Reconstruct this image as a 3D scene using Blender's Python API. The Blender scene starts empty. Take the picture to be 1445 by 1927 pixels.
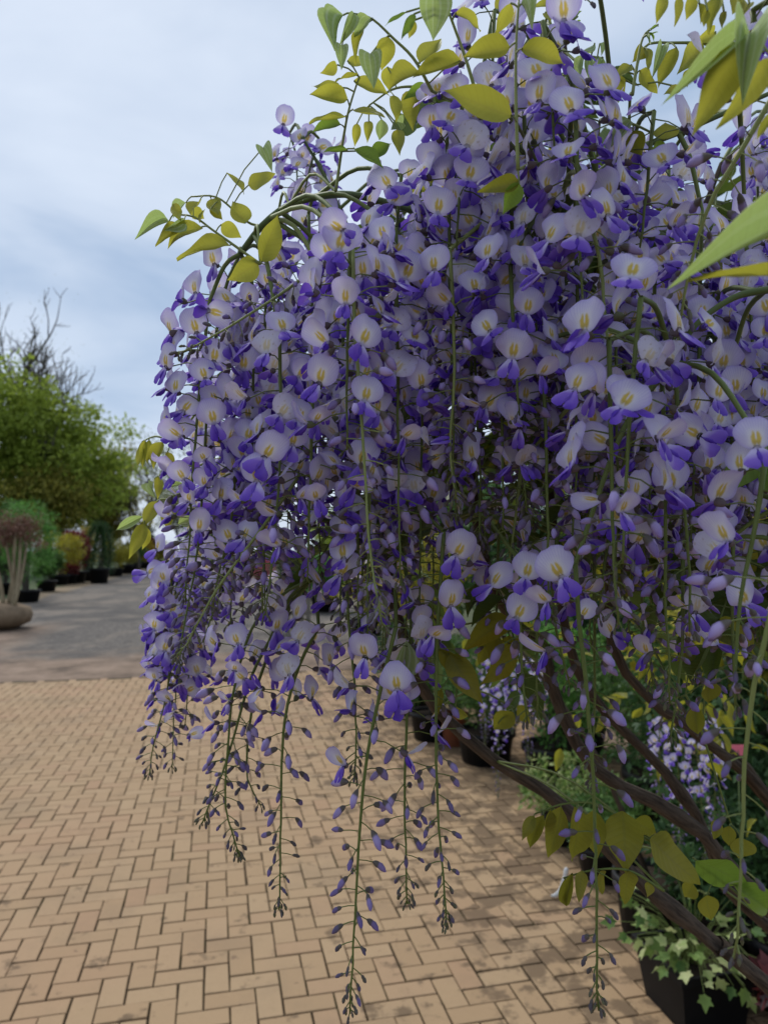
import bpy, math, random
import numpy as np
from mathutils import Matrix, Vector

rng = np.random.default_rng(7)
random.seed(7)
scene = bpy.context.scene
col = scene.collection

# ------------------------------------------------------------------ camera
FPX, CX, CY = 1350.0, 722.5, 963.5          # photograph pixels (1445 x 1927)
CAM_H = 1.76
TH = math.atan((1035 - CY) / FPX)           # horizon sits at row 1035
PHI = math.radians(13.0)                    # paving turned 13 degrees to the left
cam_d = bpy.data.cameras.new('camera')
cam = bpy.data.objects.new('camera', cam_d)
col.objects.link(cam)
cam.location = (0, 0, CAM_H)
cam.rotation_euler = (math.pi / 2 + TH, 0, 0)
cam_d.sensor_fit = 'VERTICAL'
cam_d.sensor_height = 34.6
cam_d.lens = FPX / 1927 * 34.6
cam_d.clip_start = 0.02
cam_d.clip_end = 3000
cam_d.dof.use_dof = True
cam_d.dof.focus_distance = 0.56
cam_d.dof.aperture_fstop = cam_d.lens / 2.5
scene.camera = cam

# ------------------------------------------------------------------ world, sun, exposure
SUN_EL, SUN_AZ = math.radians(52), math.radians(-35)   # azimuth from +Y towards +X
world = bpy.data.worlds.new('World')
scene.world = world
world.use_nodes = True
wn = world.node_tree
wn.nodes.clear()
def wnode(t, **kw):
    n = wn.nodes.new(t)
    for k, v in kw.items():
        setattr(n, k, v)
    return n
sky = wnode('ShaderNodeTexSky', sky_type='NISHITA')
sky.sun_disc = False
sky.sun_elevation = SUN_EL
sky.sun_rotation = SUN_AZ
tc = wnode('ShaderNodeTexCoord')
mp = wnode('ShaderNodeMapping')
mp.inputs['Scale'].default_value = (1.3, 1.3, 3.1)
mp.inputs['Location'].default_value = (5.75, 4.20, 2.00)
wn.links.new(tc.outputs['Generated'], mp.inputs['Vector'])
nz = wnode('ShaderNodeTexNoise')
nz.inputs['Scale'].default_value = 1.5
nz.inputs['Detail'].default_value = 5
nz.inputs['Roughness'].default_value = 0.5
nz.inputs['Distortion'].default_value = 0.35
wn.links.new(mp.outputs['Vector'], nz.inputs['Vector'])
rp = wnode('ShaderNodeValToRGB')
e = rp.color_ramp.elements
e[0].position = 0.34; e[0].color = (1.95, 2.65, 3.75, 1)
e[1].position = 0.62; e[1].color = (3.95, 4.45, 5.2, 1)
m_ = e.new(0.46); m_.color = (3.3, 3.85, 4.7, 1)
wn.links.new(nz.outputs['Fac'], rp.inputs['Fac'])
mixw = wnode('ShaderNodeMixRGB')
mixw.inputs['Fac'].default_value = 0.93
wn.links.new(sky.outputs['Color'], mixw.inputs[1])
wn.links.new(rp.outputs['Color'], mixw.inputs[2])
bg = wnode('ShaderNodeBackground')
bg.inputs['Strength'].default_value = 0.1
wn.links.new(mixw.outputs['Color'], bg.inputs['Color'])
wo = wnode('ShaderNodeOutputWorld')
wn.links.new(bg.outputs['Background'], wo.inputs['Surface'])

sd = bpy.data.lights.new('sun', 'SUN')
sd.energy = 1.5
sd.angle = math.radians(30)
sd.color = (1.0, 0.97, 0.92)
sun = bpy.data.objects.new('sun', sd)
col.objects.link(sun)
sdir = Vector((math.sin(SUN_AZ) * math.cos(SUN_EL), math.cos(SUN_AZ) * math.cos(SUN_EL), math.sin(SUN_EL)))
sun.rotation_euler = sdir.to_track_quat('Z', 'Y').to_euler()
sun.location = (0, 0, 30)

scene.view_settings.view_transform = 'Standard'
scene.view_settings.look = 'None'
scene.view_settings.exposure = 0.85
scene.view_settings.gamma = 1.0
scene.render.engine = 'CYCLES'
scene.cycles.use_denoising = True
scene.cycles.max_bounces = 8
scene.cycles.transparent_max_bounces = 4
scene.cycles.transmission_bounces = 6
scene.cycles.diffuse_bounces = 4

# ------------------------------------------------------------------ helpers: pixels to places
FWD = np.array([0, math.cos(TH), math.sin(TH)])
UPC = np.array([0, -math.sin(TH), math.cos(TH)])
RGT = np.array([1.0, 0, 0])
CAM = np.array([0, 0, CAM_H])
def P(px, py, z):
    """point at axial depth z on the ray through a photograph pixel"""
    return CAM + z * (FWD + RGT * ((px - CX) / FPX) - UPC * ((py - CY) / FPX))
def G(px, py, h=0.0):
    d = FWD + RGT * ((px - CX) / FPX) - UPC * ((py - CY) / FPX)
    s = (h - CAM_H) / d[2]
    return CAM + d * s
def proj(p):
    q = np.asarray(p) - CAM
    z = q @ FWD
    return CX + FPX * (q @ RGT) / z, CY - FPX * (q @ UPC) / z, z
AX = np.array([-math.sin(PHI), math.cos(PHI), 0])    # along the path
BX = np.array([math.cos(PHI), math.sin(PHI), 0])     # across it, to the right
def AB(a, b, h=0.0):
    return AX * a + BX * b + np.array([0, 0, h])
def unit(v):
    v = np.asarray(v, float)
    return v / max(1e-9, np.linalg.norm(v))
def nrm(s=1.0):
    return rng.normal(0, s, 3)

# ------------------------------------------------------------------ helpers: meshes
class MB:
    def __init__(self):
        self.v, self.uv, self.f, self.n = [], [], [], 0
    def add(self, v, faces, uv=None, mat=0):
        v = np.asarray(v, float)
        if uv is None:
            uv = np.zeros((len(v), 2))
        for arr in faces:
            arr, mi = arr if isinstance(arr, tuple) else (arr, mat)
            arr = np.asarray(arr, int)
            if len(arr):
                self.f.append((arr + self.n, mi))
        self.v.append(v); self.uv.append(np.asarray(uv, float)); self.n += len(v)
    def inst(self, T, M, mat=None):
        """M: (n,4,4) matrices, T: template"""
        M = np.asarray(M, float)
        if M.ndim == 2:
            M = M[None]
        n, k = len(M), len(T['v'])
        if n == 0:
            return
        V = np.einsum('nij,kj->nki', M[:, :3, :3], T['v']) + M[:, None, :3, 3]
        off = (np.arange(n) * k)[:, None, None]
        fs = []
        for arr, mi in T['f']:
            fs.append(((arr[None] + off).reshape(-1, arr.shape[1]), mi if mat is None else mat))
        self.add(V.reshape(-1, 3), fs, np.tile(T['uv'], (n, 1)))
    def template(self):
        return {'v': np.concatenate(self.v), 'uv': np.concatenate(self.uv), 'f': self.f}
    def mesh(self, name, mats, smooth=True):
        v = np.concatenate(self.v).astype(np.float32)
        uv = np.concatenate(self.uv).astype(np.float32)
        idx = np.concatenate([a.ravel() for a, _ in self.f]).astype(np.int32)
        tot = np.concatenate([np.full(len(a), a.shape[1], np.int32) for a, _ in self.f])
        mi = np.concatenate([np.full(len(a), m, np.int32) for a, m in self.f])
        st = np.concatenate([[0], np.cumsum(tot)[:-1]]).astype(np.int32)
        me = bpy.data.meshes.new(name)
        me.vertices.add(len(v)); me.vertices.foreach_set('co', v.ravel())
        me.loops.add(len(idx)); me.loops.foreach_set('vertex_index', idx)
        me.polygons.add(len(tot))
        me.polygons.foreach_set('loop_start', st)
        me.polygons.foreach_set('loop_total', tot)
        me.polygons.foreach_set('material_index', mi)
        me.polygons.foreach_set('use_smooth', np.full(len(tot), smooth, bool))
        ul = me.uv_layers.new(name='UVMap')
        ul.data.foreach_set('uv', uv[idx].ravel())
        for m in (mats if isinstance(mats, (list, tuple)) else [mats]):
            me.materials.append(m)
        me.update(calc_edges=True)
        me.validate()
        return me
    def build(self, name, mats, parent=None, smooth=True, origin=(0, 0, 0)):
        o0 = np.asarray(origin, float)
        if np.any(o0):
            self.v = [a - o0 for a in self.v]
        return link(name, self.mesh(name, mats, smooth), parent, origin)

ORG = {}
def link(name, data, parent=None, origin=(0, 0, 0), M=None):
    """link an object; origin is a world point (all parents are pure translations)"""
    o = bpy.data.objects.new(name, data)
    col.objects.link(o)
    o0 = np.asarray(origin, float)
    po = ORG[parent.name] if parent is not None else np.zeros(3)
    if parent is not None:
        o.parent = parent
    if M is None:
        o.location = o0 - po
        ORG[o.name] = o0
    else:
        M = np.array(M, float); M[:3, 3] -= po
        o.matrix_local = Matrix(M.tolist())
    return o
def thing(name, label, cat, loc, group=None):
    o = link(name, None, None, loc)
    o.empty_display_size = 0.1
    return tag(o, label, cat, group)
def tag(o, label=None, cat=None, group=None, kind=None):
    if label: o['label'] = label
    if cat: o['category'] = cat
    if group: o['group'] = group
    if kind: o['kind'] = kind
    return o

def grid_faces(nu, nv, off=0):
    i = np.arange(nu - 1)[:, None]; j = np.arange(nv - 1)[None]
    a = i * nv + j
    return np.stack([a, a + nv, a + nv + 1, a + 1], -1).reshape(-1, 4) + off
def tube(pts, rad, n=6, cap=True):
    pts = np.asarray(pts, float); m = len(pts)
    rad = np.full(m, rad) if np.isscalar(rad) else np.asarray(rad, float)
    t = np.gradient(pts, axis=0)
    t /= np.maximum(np.linalg.norm(t, axis=1, keepdims=True), 1e-9)
    u = unit(np.cross(t[0], [0.31, 0.77, 0.55]))
    ang = np.linspace(0, 2 * math.pi, n, endpoint=False)
    V, UV = [], []
    L = 0
    for k in range(m):
        u = unit(u - t[k] * (u @ t[k]))
        w = np.cross(t[k], u)
        V.append(pts[k] + rad[k] * (np.cos(ang)[:, None] * u + np.sin(ang)[:, None] * w))
        if k: L += np.linalg.norm(pts[k] - pts[k - 1])
        UV.append(np.stack([ang / 6.283, np.full(n, L)], -1))
    i = np.arange(m - 1)[:, None] * n; j = np.arange(n)[None]
    jn = (j + 1) % n
    F = np.stack([i + j, i + jn, i + n + jn, i + n + j], -1).reshape(-1, 4)
    fs = [F]
    V = np.concatenate(V); UV = np.concatenate(UV)
    if cap:
        fs.append(np.arange(n)[::-1][None]); fs.append((np.arange(n) + (m - 1) * n)[None])
    return V, fs, UV
def lathe(prof, n=16, center=(0, 0, 0), wob=0.0):
    """prof: list of (r, z)"""
    ang = np.linspace(0, 2 * math.pi, n, endpoint=False)
    V = []
    for r, z in prof:
        rr = r * (1 + wob * rng.normal(0, 1, n))
        V.append(np.stack([np.cos(ang) * rr, np.sin(ang) * rr, np.full(n, z)], -1))
    m = len(prof)
    i = np.arange(m - 1)[:, None] * n; j = np.arange(n)[None]; jn = (j + 1) % n
    F = np.stack([i + j, i + jn, i + n + jn, i + n + j], -1).reshape(-1, 4)
    return np.concatenate(V) + np.asarray(center, float), [F]
def box(c, s, R=None):
    c = np.asarray(c, float); h = np.asarray(s, float) / 2
    v = np.array([[x, y, z] for x in (-1, 1) for y in (-1, 1) for z in (-1, 1)]) * h
    if R is not None:
        v = v @ np.asarray(R).T
    f = np.array([[0, 1, 3, 2], [4, 6, 7, 5], [0, 4, 5, 1], [2, 3, 7, 6], [0, 2, 6, 4], [1, 5, 7, 3]])
    return v + c, [f]
def smooth_path(pts, n):
    """Catmull-Rom through the points, n samples evenly by chord"""
    p = np.asarray(pts, float)
    if len(p) == 2:
        return p[0] + (p[1] - p[0]) * np.linspace(0, 1, n)[:, None]
    q = np.vstack([2 * p[0] - p[1], p, 2 * p[-1] - p[-2]])
    d = np.concatenate([[0], np.cumsum(np.linalg.norm(np.diff(p, axis=0), axis=1))])
    s = np.linspace(0, d[-1], n)
    k = np.clip(np.searchsorted(d, s, side='right') - 1, 0, len(p) - 2)
    t = ((s - d[k]) / np.maximum(d[k + 1] - d[k], 1e-9))[:, None]
    a, b, c, e_ = q[k], q[k + 1], q[k + 2], q[k + 3]
    return 0.5 * (2 * b + (c - a) * t + (2 * a - 5 * b + 4 * c - e_) * t ** 2 + (3 * b - a - 3 * c + e_) * t ** 3)
def frame(y, zhint):
    """matrix whose Y axis is y and whose Z is near zhint"""
    y = unit(y)
    z = np.asarray(zhint, float); z = z - y * (z @ y)
    if np.linalg.norm(z) < 1e-6:
        z = np.cross(y, [1, 0.2, 0.1])
    z = unit(z)
    return np.stack([np.cross(y, z), y, z], -1)
def mat4(R, t, s=(1, 1, 1)):
    M = np.eye(4)
    M[:3, :3] = R * np.asarray(s, float) if np.ndim(s) else R * s
    M[:3, 3] = t
    return M

# ------------------------------------------------------------------ helpers: materials
class NT:
    def __init__(self, name):
        self.m = bpy.data.materials.new(name)
        self.m.use_nodes = True
        self.t = self.m.node_tree
        self.t.nodes.clear()
        self.out = self.n('ShaderNodeOutputMaterial')
    def n(self, typ, ins=None, **kw):
        nd = self.t.nodes.new(typ)
        for k, v in kw.items():
            setattr(nd, k, v)
        for k, v in (ins or {}).items():
            self.set(nd, k, v)
        return nd
    def set(self, nd, k, v):
        s = nd.inputs[k]
        if isinstance(v, bpy.types.NodeSocket):
            self.t.links.new(v, s)
        elif hasattr(s, 'default_value'):
            if isinstance(v, (tuple, list)) and len(v) == 3 and s.type == 'RGBA':
                v = (*v, 1)
            s.default_value = v
    def math(self, op, a, b=0.0, clamp=False):
        nd = self.n('ShaderNodeMath', operation=op, use_clamp=clamp)
        self.set(nd, 0, a); self.set(nd, 1, b)
        return nd.outputs[0]
    def mix(self, f, a, b, mode='MIX'):
        nd = self.n('ShaderNodeMixRGB', blend_type=mode)
        self.set(nd, 'Fac', f); self.set(nd, 1, a); self.set(nd, 2, b)
        return nd.outputs[0]
    def noise(self, scale, detail=3, vec=None, rough=0.5):
        nd = self.n('ShaderNodeTexNoise', {'Scale': scale, 'Detail': detail, 'Roughness': rough})
        if vec is not None:
            self.set(nd, 'Vector', vec)
        return nd.outputs['Fac']
    def ramp(self, f, stops):
        nd = self.n('ShaderNodeValToRGB')
        el = nd.color_ramp.elements
        while len(el) < len(stops):
            el.new(0.5)
        for s, (p, c) in zip(el, stops):
            s.position = p
            s.color = (*c, 1) if len(c) == 3 else c
        self.set(nd, 'Fac', f)
        return nd.outputs['Color']
    def step(self, x, lo, hi):
        nd = self.n('ShaderNodeMapRange', interpolation_type='SMOOTHSTEP')
        for k, v in (('Value', x), ('From Min', lo), ('From Max', hi)):
            self.set(nd, k, v)
        return nd.outputs['Result']
    def uv(self):
        s = self.n('ShaderNodeSeparateXYZ', {'Vector': self.n('ShaderNodeUVMap').outputs[0]})
        return s.outputs['X'], s.outputs['Y']
    def rnd(self):
        a = self.n('ShaderNodeObjectInfo').outputs['Random']
        b = self.n('ShaderNodeNewGeometry').outputs['Random Per Island']
        return self.math('FRACT', self.math('ADD', a, b))
    def pos(self):
        return self.n('ShaderNodeNewGeometry').outputs['Position']
    def bump(self, h, strength=0.3, dist=0.01):
        return self.n('ShaderNodeBump', {'Height': h, 'Strength': strength, 'Distance': dist}).outputs[0]
    def finish(self, color, rough=0.6, spec=0.3, trans=0.0, tcol=None, normal=None):
        p = self.n('ShaderNodeBsdfPrincipled', {'Base Color': color, 'Roughness': rough, 'Specular IOR Level': spec})
        if normal is not None:
            self.set(p, 'Normal', normal)
        s = p.outputs[0]
        if trans:
            t = self.n('ShaderNodeBsdfTranslucent', {'Color': tcol if tcol is not None else color})
            x = self.n('ShaderNodeMixShader', {0: trans, 1: s, 2: t.outputs[0]})
            s = x.outputs[0]
        self.t.links.new(s, self.out.inputs['Surface'])
        return self.m

def hsv(nt, c, h=0.5, s=1.0, v=1.0):
    nd = nt.n('ShaderNodeHueSaturation', {'Hue': h, 'Saturation': s, 'Value': v, 'Color': c})
    return nd.outputs[0]

def m_banner():
    nt = NT('banner_petal')
    u, v = nt.uv()
    r = nt.rnd()
    au = nt.math('ABSOLUTE', u)
    edge = nt.math('MAXIMUM', nt.math('POWER', au, 2.0), nt.math('POWER', nt.math('ABSOLUTE', nt.math('MULTIPLY', nt.math('SUBTRACT', v, 0.45), 1.8)), 2.2))
    wave = nt.noise(60, 2, nt.n('ShaderNodeUVMap').outputs[0])
    c = nt.mix(nt.math('ADD', nt.math('MULTIPLY', edge, 0.75), nt.math('MULTIPLY', r, 0.25), True), (0.76, 0.73, 0.85), (0.47, 0.41, 0.76))
    # pale eye then two yellow bars
    eye = nt.math('MULTIPLY', nt.step(au, 0.55, 0.2), nt.step(nt.math('ABSOLUTE', nt.math('SUBTRACT', v, 0.34)), 0.38, 0.12))
    c = nt.mix(nt.math('MULTIPLY', eye, 0.8), c, (0.88, 0.86, 0.83))
    wob = nt.math('MULTIPLY', nt.math('SUBTRACT', nt.noise(7, 2, nt.n('ShaderNodeUVMap').outputs[0]), 0.5), 0.16)
    # two rounded yellow lobes joined at the base, soft at the rim
    dx = nt.math('DIVIDE', nt.math('ADD', nt.math('SUBTRACT', au, 0.10), wob), 0.165)
    dy = nt.math('DIVIDE', nt.math('ADD', nt.math('SUBTRACT', v, 0.33), wob), 0.225)
    dd = nt.math('SQRT', nt.math('ADD', nt.math('MULTIPLY', dx, dx), nt.math('MULTIPLY', dy, dy)))
    bar = nt.step(dd, 1.15, 0.55)
    bar = nt.math('MULTIPLY', bar, nt.math('SUBTRACT', 1.0, nt.math('MULTIPLY', nt.step(au, 0.06, 0.015), nt.step(v, 0.24, 0.36))))
    c = nt.mix(nt.math('MULTIPLY', bar, 0.96), c, (0.74, 0.54, 0.008))
    olive = nt.math('MULTIPLY', bar, nt.step(v, 0.32, 0.14))
    c = nt.mix(nt.math('MULTIPLY', olive, 0.45), c, (0.30, 0.22, 0.02))
    # fine veins fanning out from the base
    fan = nt.math('SINE', nt.math('MULTIPLY', nt.math('ARCTAN2', u, nt.math('ADD', v, 0.12)), 46.0))
    c = nt.mix(nt.math('MULTIPLY', nt.math('MULTIPLY', nt.step(fan, 0.35, 1.0), nt.step(v, 0.2, 0.8)), 0.28), c, (0.36, 0.29, 0.66))
    rimc = nt.step(nt.math('ADD', nt.math('POWER', au, 2.0), nt.math('POWER', nt.math('MULTIPLY', nt.math('SUBTRACT', v, 0.5), 2.0), 2.0)), 0.62, 1.0)
    c = nt.mix(nt.math('MULTIPLY', rimc, 0.45), c, (0.42, 0.34, 0.74))
    vein = nt.n('ShaderNodeTexWave', {'Scale': 9.0, 'Distortion': 2.0, 'Detail': 2.0, 'Vector': nt.n('ShaderNodeUVMap').outputs[0]}).outputs['Fac']
    c = nt.mix(nt.math('MULTIPLY', vein, 0.22), c, (0.34, 0.28, 0.62))
    # old flowers fade to white with a little browning
    old = nt.step(r, 0.80, 0.98)
    c = nt.mix(nt.math('MULTIPLY', old, 0.55), c, (0.70, 0.68, 0.70))
    br = nt.math('MULTIPLY', nt.math('MULTIPLY', old, nt.step(nt.noise(5, 3, nt.n('ShaderNodeUVMap').outputs[0]), 0.55, 0.7)), 0.5)
    c = nt.mix(br, c, (0.35, 0.25, 0.18))
    return nt.finish(c, 0.62, 0.22, 0.38, normal=nt.bump(vein, 0.12, 0.001))
def m_wing():
    nt = NT('wing_petal')
    u, v = nt.uv(); r = nt.rnd()
    f = nt.math('ADD', v, nt.math('MULTIPLY', nt.math('SUBTRACT', r, 0.5), 0.5), True)
    c = nt.ramp(f, [(0.0, (0.58, 0.52, 0.80)), (0.30, (0.26, 0.15, 0.64)), (1.0, (0.10, 0.034, 0.46))])
    return nt.finish(c, 0.5, 0.3, 0.30, tcol=nt.mix(0.4, c, (0.24, 0.11, 0.72)))
def m_calyx():
    nt = NT('calyx')
    r = nt.rnd()
    c = nt.ramp(r, [(0, (0.10, 0.075, 0.085)), (0.6, (0.13, 0.10, 0.105)), (1, (0.11, 0.12, 0.06))])
    return nt.finish(c, 0.75, 0.2)
def m_bud():
    nt = NT('bud_petal')
    st, v = nt.uv(); r = nt.rnd()
    lil = nt.ramp(nt.math('ADD', st, nt.math('MULTIPLY', nt.math('SUBTRACT', r, 0.5), 0.35), True),
                  [(0.0, (0.13, 0.13, 0.07)), (0.25, (0.10, 0.085, 0.11)), (0.55, (0.19, 0.14, 0.33)), (1.0, (0.45, 0.36, 0.64))])
    tip = nt.mix(nt.math('MULTIPLY', nt.step(v, 0.6, 1.0), nt.math('MULTIPLY', st, 0.55)), lil, (0.17, 0.09, 0.42))
    base = nt.ramp(r, [(0, (0.10, 0.085, 0.075)), (1, (0.135, 0.115, 0.10))])
    c = nt.mix(nt.step(v, 0.46, 0.30), tip, base)
    return nt.finish(c, 0.65, 0.25, 0.12)
def m_stem(name, c0, c1, sc=60):
    nt = NT(name)
    c = nt.mix(nt.noise(sc, 3, nt.pos()), c0, c1)
    return nt.finish(c, 0.6, 0.3)
def m_leaf(name, c0, c1, trans=0.45, tc=None, hairy=0.0, rough=0.5):
    nt = NT(name)
    u, v = nt.uv(); r = nt.rnd()
    c = nt.mix(r, c0, c1)
    au = nt.math('ABSOLUTE', u)
    c = nt.mix(nt.math('MULTIPLY', nt.step(au, 0.12, 0.03), 0.7), c, tuple(min(1, x * 0.55 + 0.03) for x in c0))
    # side veins: lines slanting off the midrib
    k = nt.math('SINE', nt.math('MULTIPLY', nt.math('SUBTRACT', v, nt.math('MULTIPLY', au, 0.16)), 58.0))
    vein = nt.math('MULTIPLY', nt.step(k, 0.70, 1.0), 0.42)
    c = nt.mix(vein, c, tuple(x * 0.55 for x in c0))
    patch = nt.noise(28, 3, nt.pos())
    c = nt.mix(nt.math('MULTIPLY', patch, 0.35), c, c1)
    if hairy:
        stripe = nt.step(nt.math('SINE', nt.math('MULTIPLY', u, 14.0)), 0.2, 0.9)
        c = nt.mix(nt.math('MULTIPLY', stripe, hairy), c, (0.52, 0.58, 0.47))
    return nt.finish(c, rough, 0.28, trans, tcol=tc, normal=nt.bump(k, 0.12, 0.001))
def m_bark(name, c0, c1, sc=40.0, along=False):
    nt = NT(name)
    if along:                               # fissures run along the stem
        mpn = nt.n('ShaderNodeMapping', {'Vector': nt.n('ShaderNodeUVMap').outputs[0], 'Scale': (0.30, 0.55, 1)})
    else:
        mpn = nt.n('ShaderNodeMapping', {'Vector': nt.pos(), 'Scale': (1, 1, 0.35)})
    nn = nt.noise(sc, 5, mpn.outputs[0], 0.65)
    c = nt.ramp(nn, [(0.3, c0), (0.7, c1)])
    return nt.finish(c, 0.85, 0.2, normal=nt.bump(nn, 0.7, 0.004))
def m_foliage(name, stops, trans=0.3, rough=0.6, sc=0.9):
    """scattered leaves: colour varies leaf by leaf and clump by clump"""
    nt = NT(name)
    r = nt.rnd()
    f = nt.math('ADD', nt.math('MULTIPLY', r, 0.55), nt.math('MULTIPLY', nt.noise(sc, 2, nt.pos()), 0.45))
    n_ = len(stops)
    c = nt.ramp(f, [(0.2 + 0.6 * i / max(1, n_ - 1), s) for i, s in enumerate(stops)])
    return nt.finish(c, rough, 0.25, trans)
def m_plain(name, c, rough=0.6, spec=0.3, var=0.25, sc=12, bump=0.0):
    nt = NT(name)
    nn = nt.noise(sc, 4, nt.pos())
    cc = nt.mix(nn, tuple(x * (1 - var) for x in c), tuple(min(1, x * (1 + var)) for x in c))
    return nt.finish(cc, rough, spec, normal=nt.bump(nn, bump, 0.01) if bump else None)

def m_paver():
    nt = NT('buff_clay_paver')
    pos = nt.pos(); r = nt.rnd()
    c = nt.ramp(r, [(0.0, (0.315, 0.21, 0.118)), (0.35, (0.335, 0.226, 0.128)), (0.85, (0.355, 0.245, 0.142)), (1.0, (0.325, 0.205, 0.12))])
    big = nt.noise(0.8, 3, pos)
    c = nt.mix(nt.math('MULTIPLY', nt.step(big, 0.45, 0.72), 0.35), c, (0.36, 0.21, 0.13))
    wash = nt.noise(1.7, 5, pos, 0.65)
    c = nt.mix(nt.math('MULTIPLY', nt.step(wash, 0.48, 0.70), 0.42), c, (0.20, 0.142, 0.09))
    grain = nt.noise(260, 3, pos)
    c = nt.mix(nt.math('MULTIPLY', nt.step(grain, 0.35, 0.75), 0.35), c, (0.24, 0.16, 0.085))
    mott = nt.noise(22, 4, pos, 0.6)
    c = nt.mix(nt.math('MULTIPLY', nt.step(mott, 0.5, 0.75), 0.30), c, (0.27, 0.185, 0.105))
    # soil washed over the bricks by the pots (right side), and scattered stains
    sep = nt.n('ShaderNodeSeparateXYZ', {'Vector': pos})
    b = nt.math('ADD', nt.math('MULTIPLY', sep.outputs['X'], math.cos(PHI)), nt.math('MULTIPLY', sep.outputs['Y'], math.sin(PHI)))
    near = nt.step(b, 0.15, 1.9)
    soil = nt.step(nt.math('ADD', nt.noise(5.5, 5, pos, 0.62), nt.math('MULTIPLY', near, 0.17)), 0.60, 0.70)
    c = nt.mix(nt.math('MULTIPLY', soil, 0.8), c, (0.115, 0.076, 0.045))
    spot = nt.step(nt.noise(13, 3, pos), 0.69, 0.74)
    c = nt.mix(nt.math('MULTIPLY', spot, 0.55), c, (0.11, 0.065, 0.045))
    return nt.finish(c, 0.85, 0.2, normal=nt.bump(nt.math('ADD', grain, mott), 0.35, 0.002))
def m_joint():
    nt = NT('joint_sand')
    pos = nt.pos()
    c = nt.mix(nt.step(nt.noise(3.2, 4, pos), 0.48, 0.66), (0.034, 0.023, 0.013), (0.028, 0.028, 0.010))
    return nt.finish(c, 0.95, 0.1, normal=nt.bump(nt.noise(300, 2, pos), 0.6, 0.003))
def m_ground():
    nt = NT('gravel_drive')
    pos = nt.pos()
    sep = nt.n('ShaderNodeSeparateXYZ', {'Vector': pos})
    a = nt.math('ADD', nt.math('MULTIPLY', sep.outputs['X'], -math.sin(PHI)), nt.math('MULTIPLY', sep.outputs['Y'], math.cos(PHI)))
    b = nt.math('ADD', nt.math('MULTIPLY', sep.outputs['X'], math.cos(PHI)), nt.math('MULTIPLY', sep.outputs['Y'], math.sin(PHI)))
    grit = nt.noise(14, 7, pos, 0.75)
    road = nt.ramp(grit, [(0.35, (0.045, 0.039, 0.034)), (0.5, (0.092, 0.080, 0.070)), (0.65, (0.19, 0.165, 0.14))])
    trk = nt.n('ShaderNodeMapping', {'Vector': pos, 'Rotation': (0, 0, -PHI), 'Scale': (1.0, 0.30, 1.0)}).outputs[0]
    road = nt.mix(nt.math('MULTIPLY', nt.step(nt.noise(0.7, 6, trk, 0.65), 0.46, 0.58), 0.8), road, (0.17, 0.14, 0.112))
    road = nt.mix(nt.math('MULTIPLY', nt.step(nt.noise(0.33, 6, pos, 0.6), 0.50, 0.58), 0.7), road, (0.052, 0.047, 0.044))
    road = nt.mix(nt.math('MULTIPLY', nt.step(nt.noise(2.2, 5, pos, 0.7), 0.55, 0.66), 0.6), road, (0.045, 0.040, 0.036))
    dirt = nt.ramp(nt.noise(1.6, 7, pos, 0.7), [(0.32, (0.085, 0.058, 0.04)), (0.5, (0.19, 0.132, 0.092)), (0.70, (0.28, 0.20, 0.145))])
    edge = nt.math('ADD', a, nt.math('MULTIPLY', nt.math('SUBTRACT', nt.noise(0.6, 5, pos, 0.6), 0.5), 4.5))
    c = nt.mix(nt.step(edge, 13.9, 12.2), road, dirt)
    lft = nt.math('MULTIPLY', nt.step(edge, 19.5, 17.0), nt.step(nt.math('ADD', b, nt.math('MULTIPLY', grit, 1.2)), -2.6, -3.6))
    c = nt.mix(lft, c, dirt)
    # sandy verge under the pots on the left of the drive
    ve = nt.math('ADD', b, nt.math('MULTIPLY', nt.math('SUBTRACT', nt.noise(0.5, 3, pos), 0.5), 1.2))
    c = nt.mix(nt.step(ve, -6.1, -6.6), c, (0.19, 0.14, 0.085))
    far = nt.step(ve, -7.3, -8.0)
    c = nt.mix(far, c, (0.05, 0.075, 0.025))
    far2 = nt.step(b, 4.5, 6)
    c = nt.mix(far2, c, (0.06, 0.07, 0.03))
    return nt.finish(c, 0.9, 0.25, normal=nt.bump(grit, 0.8, 0.02))

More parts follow.
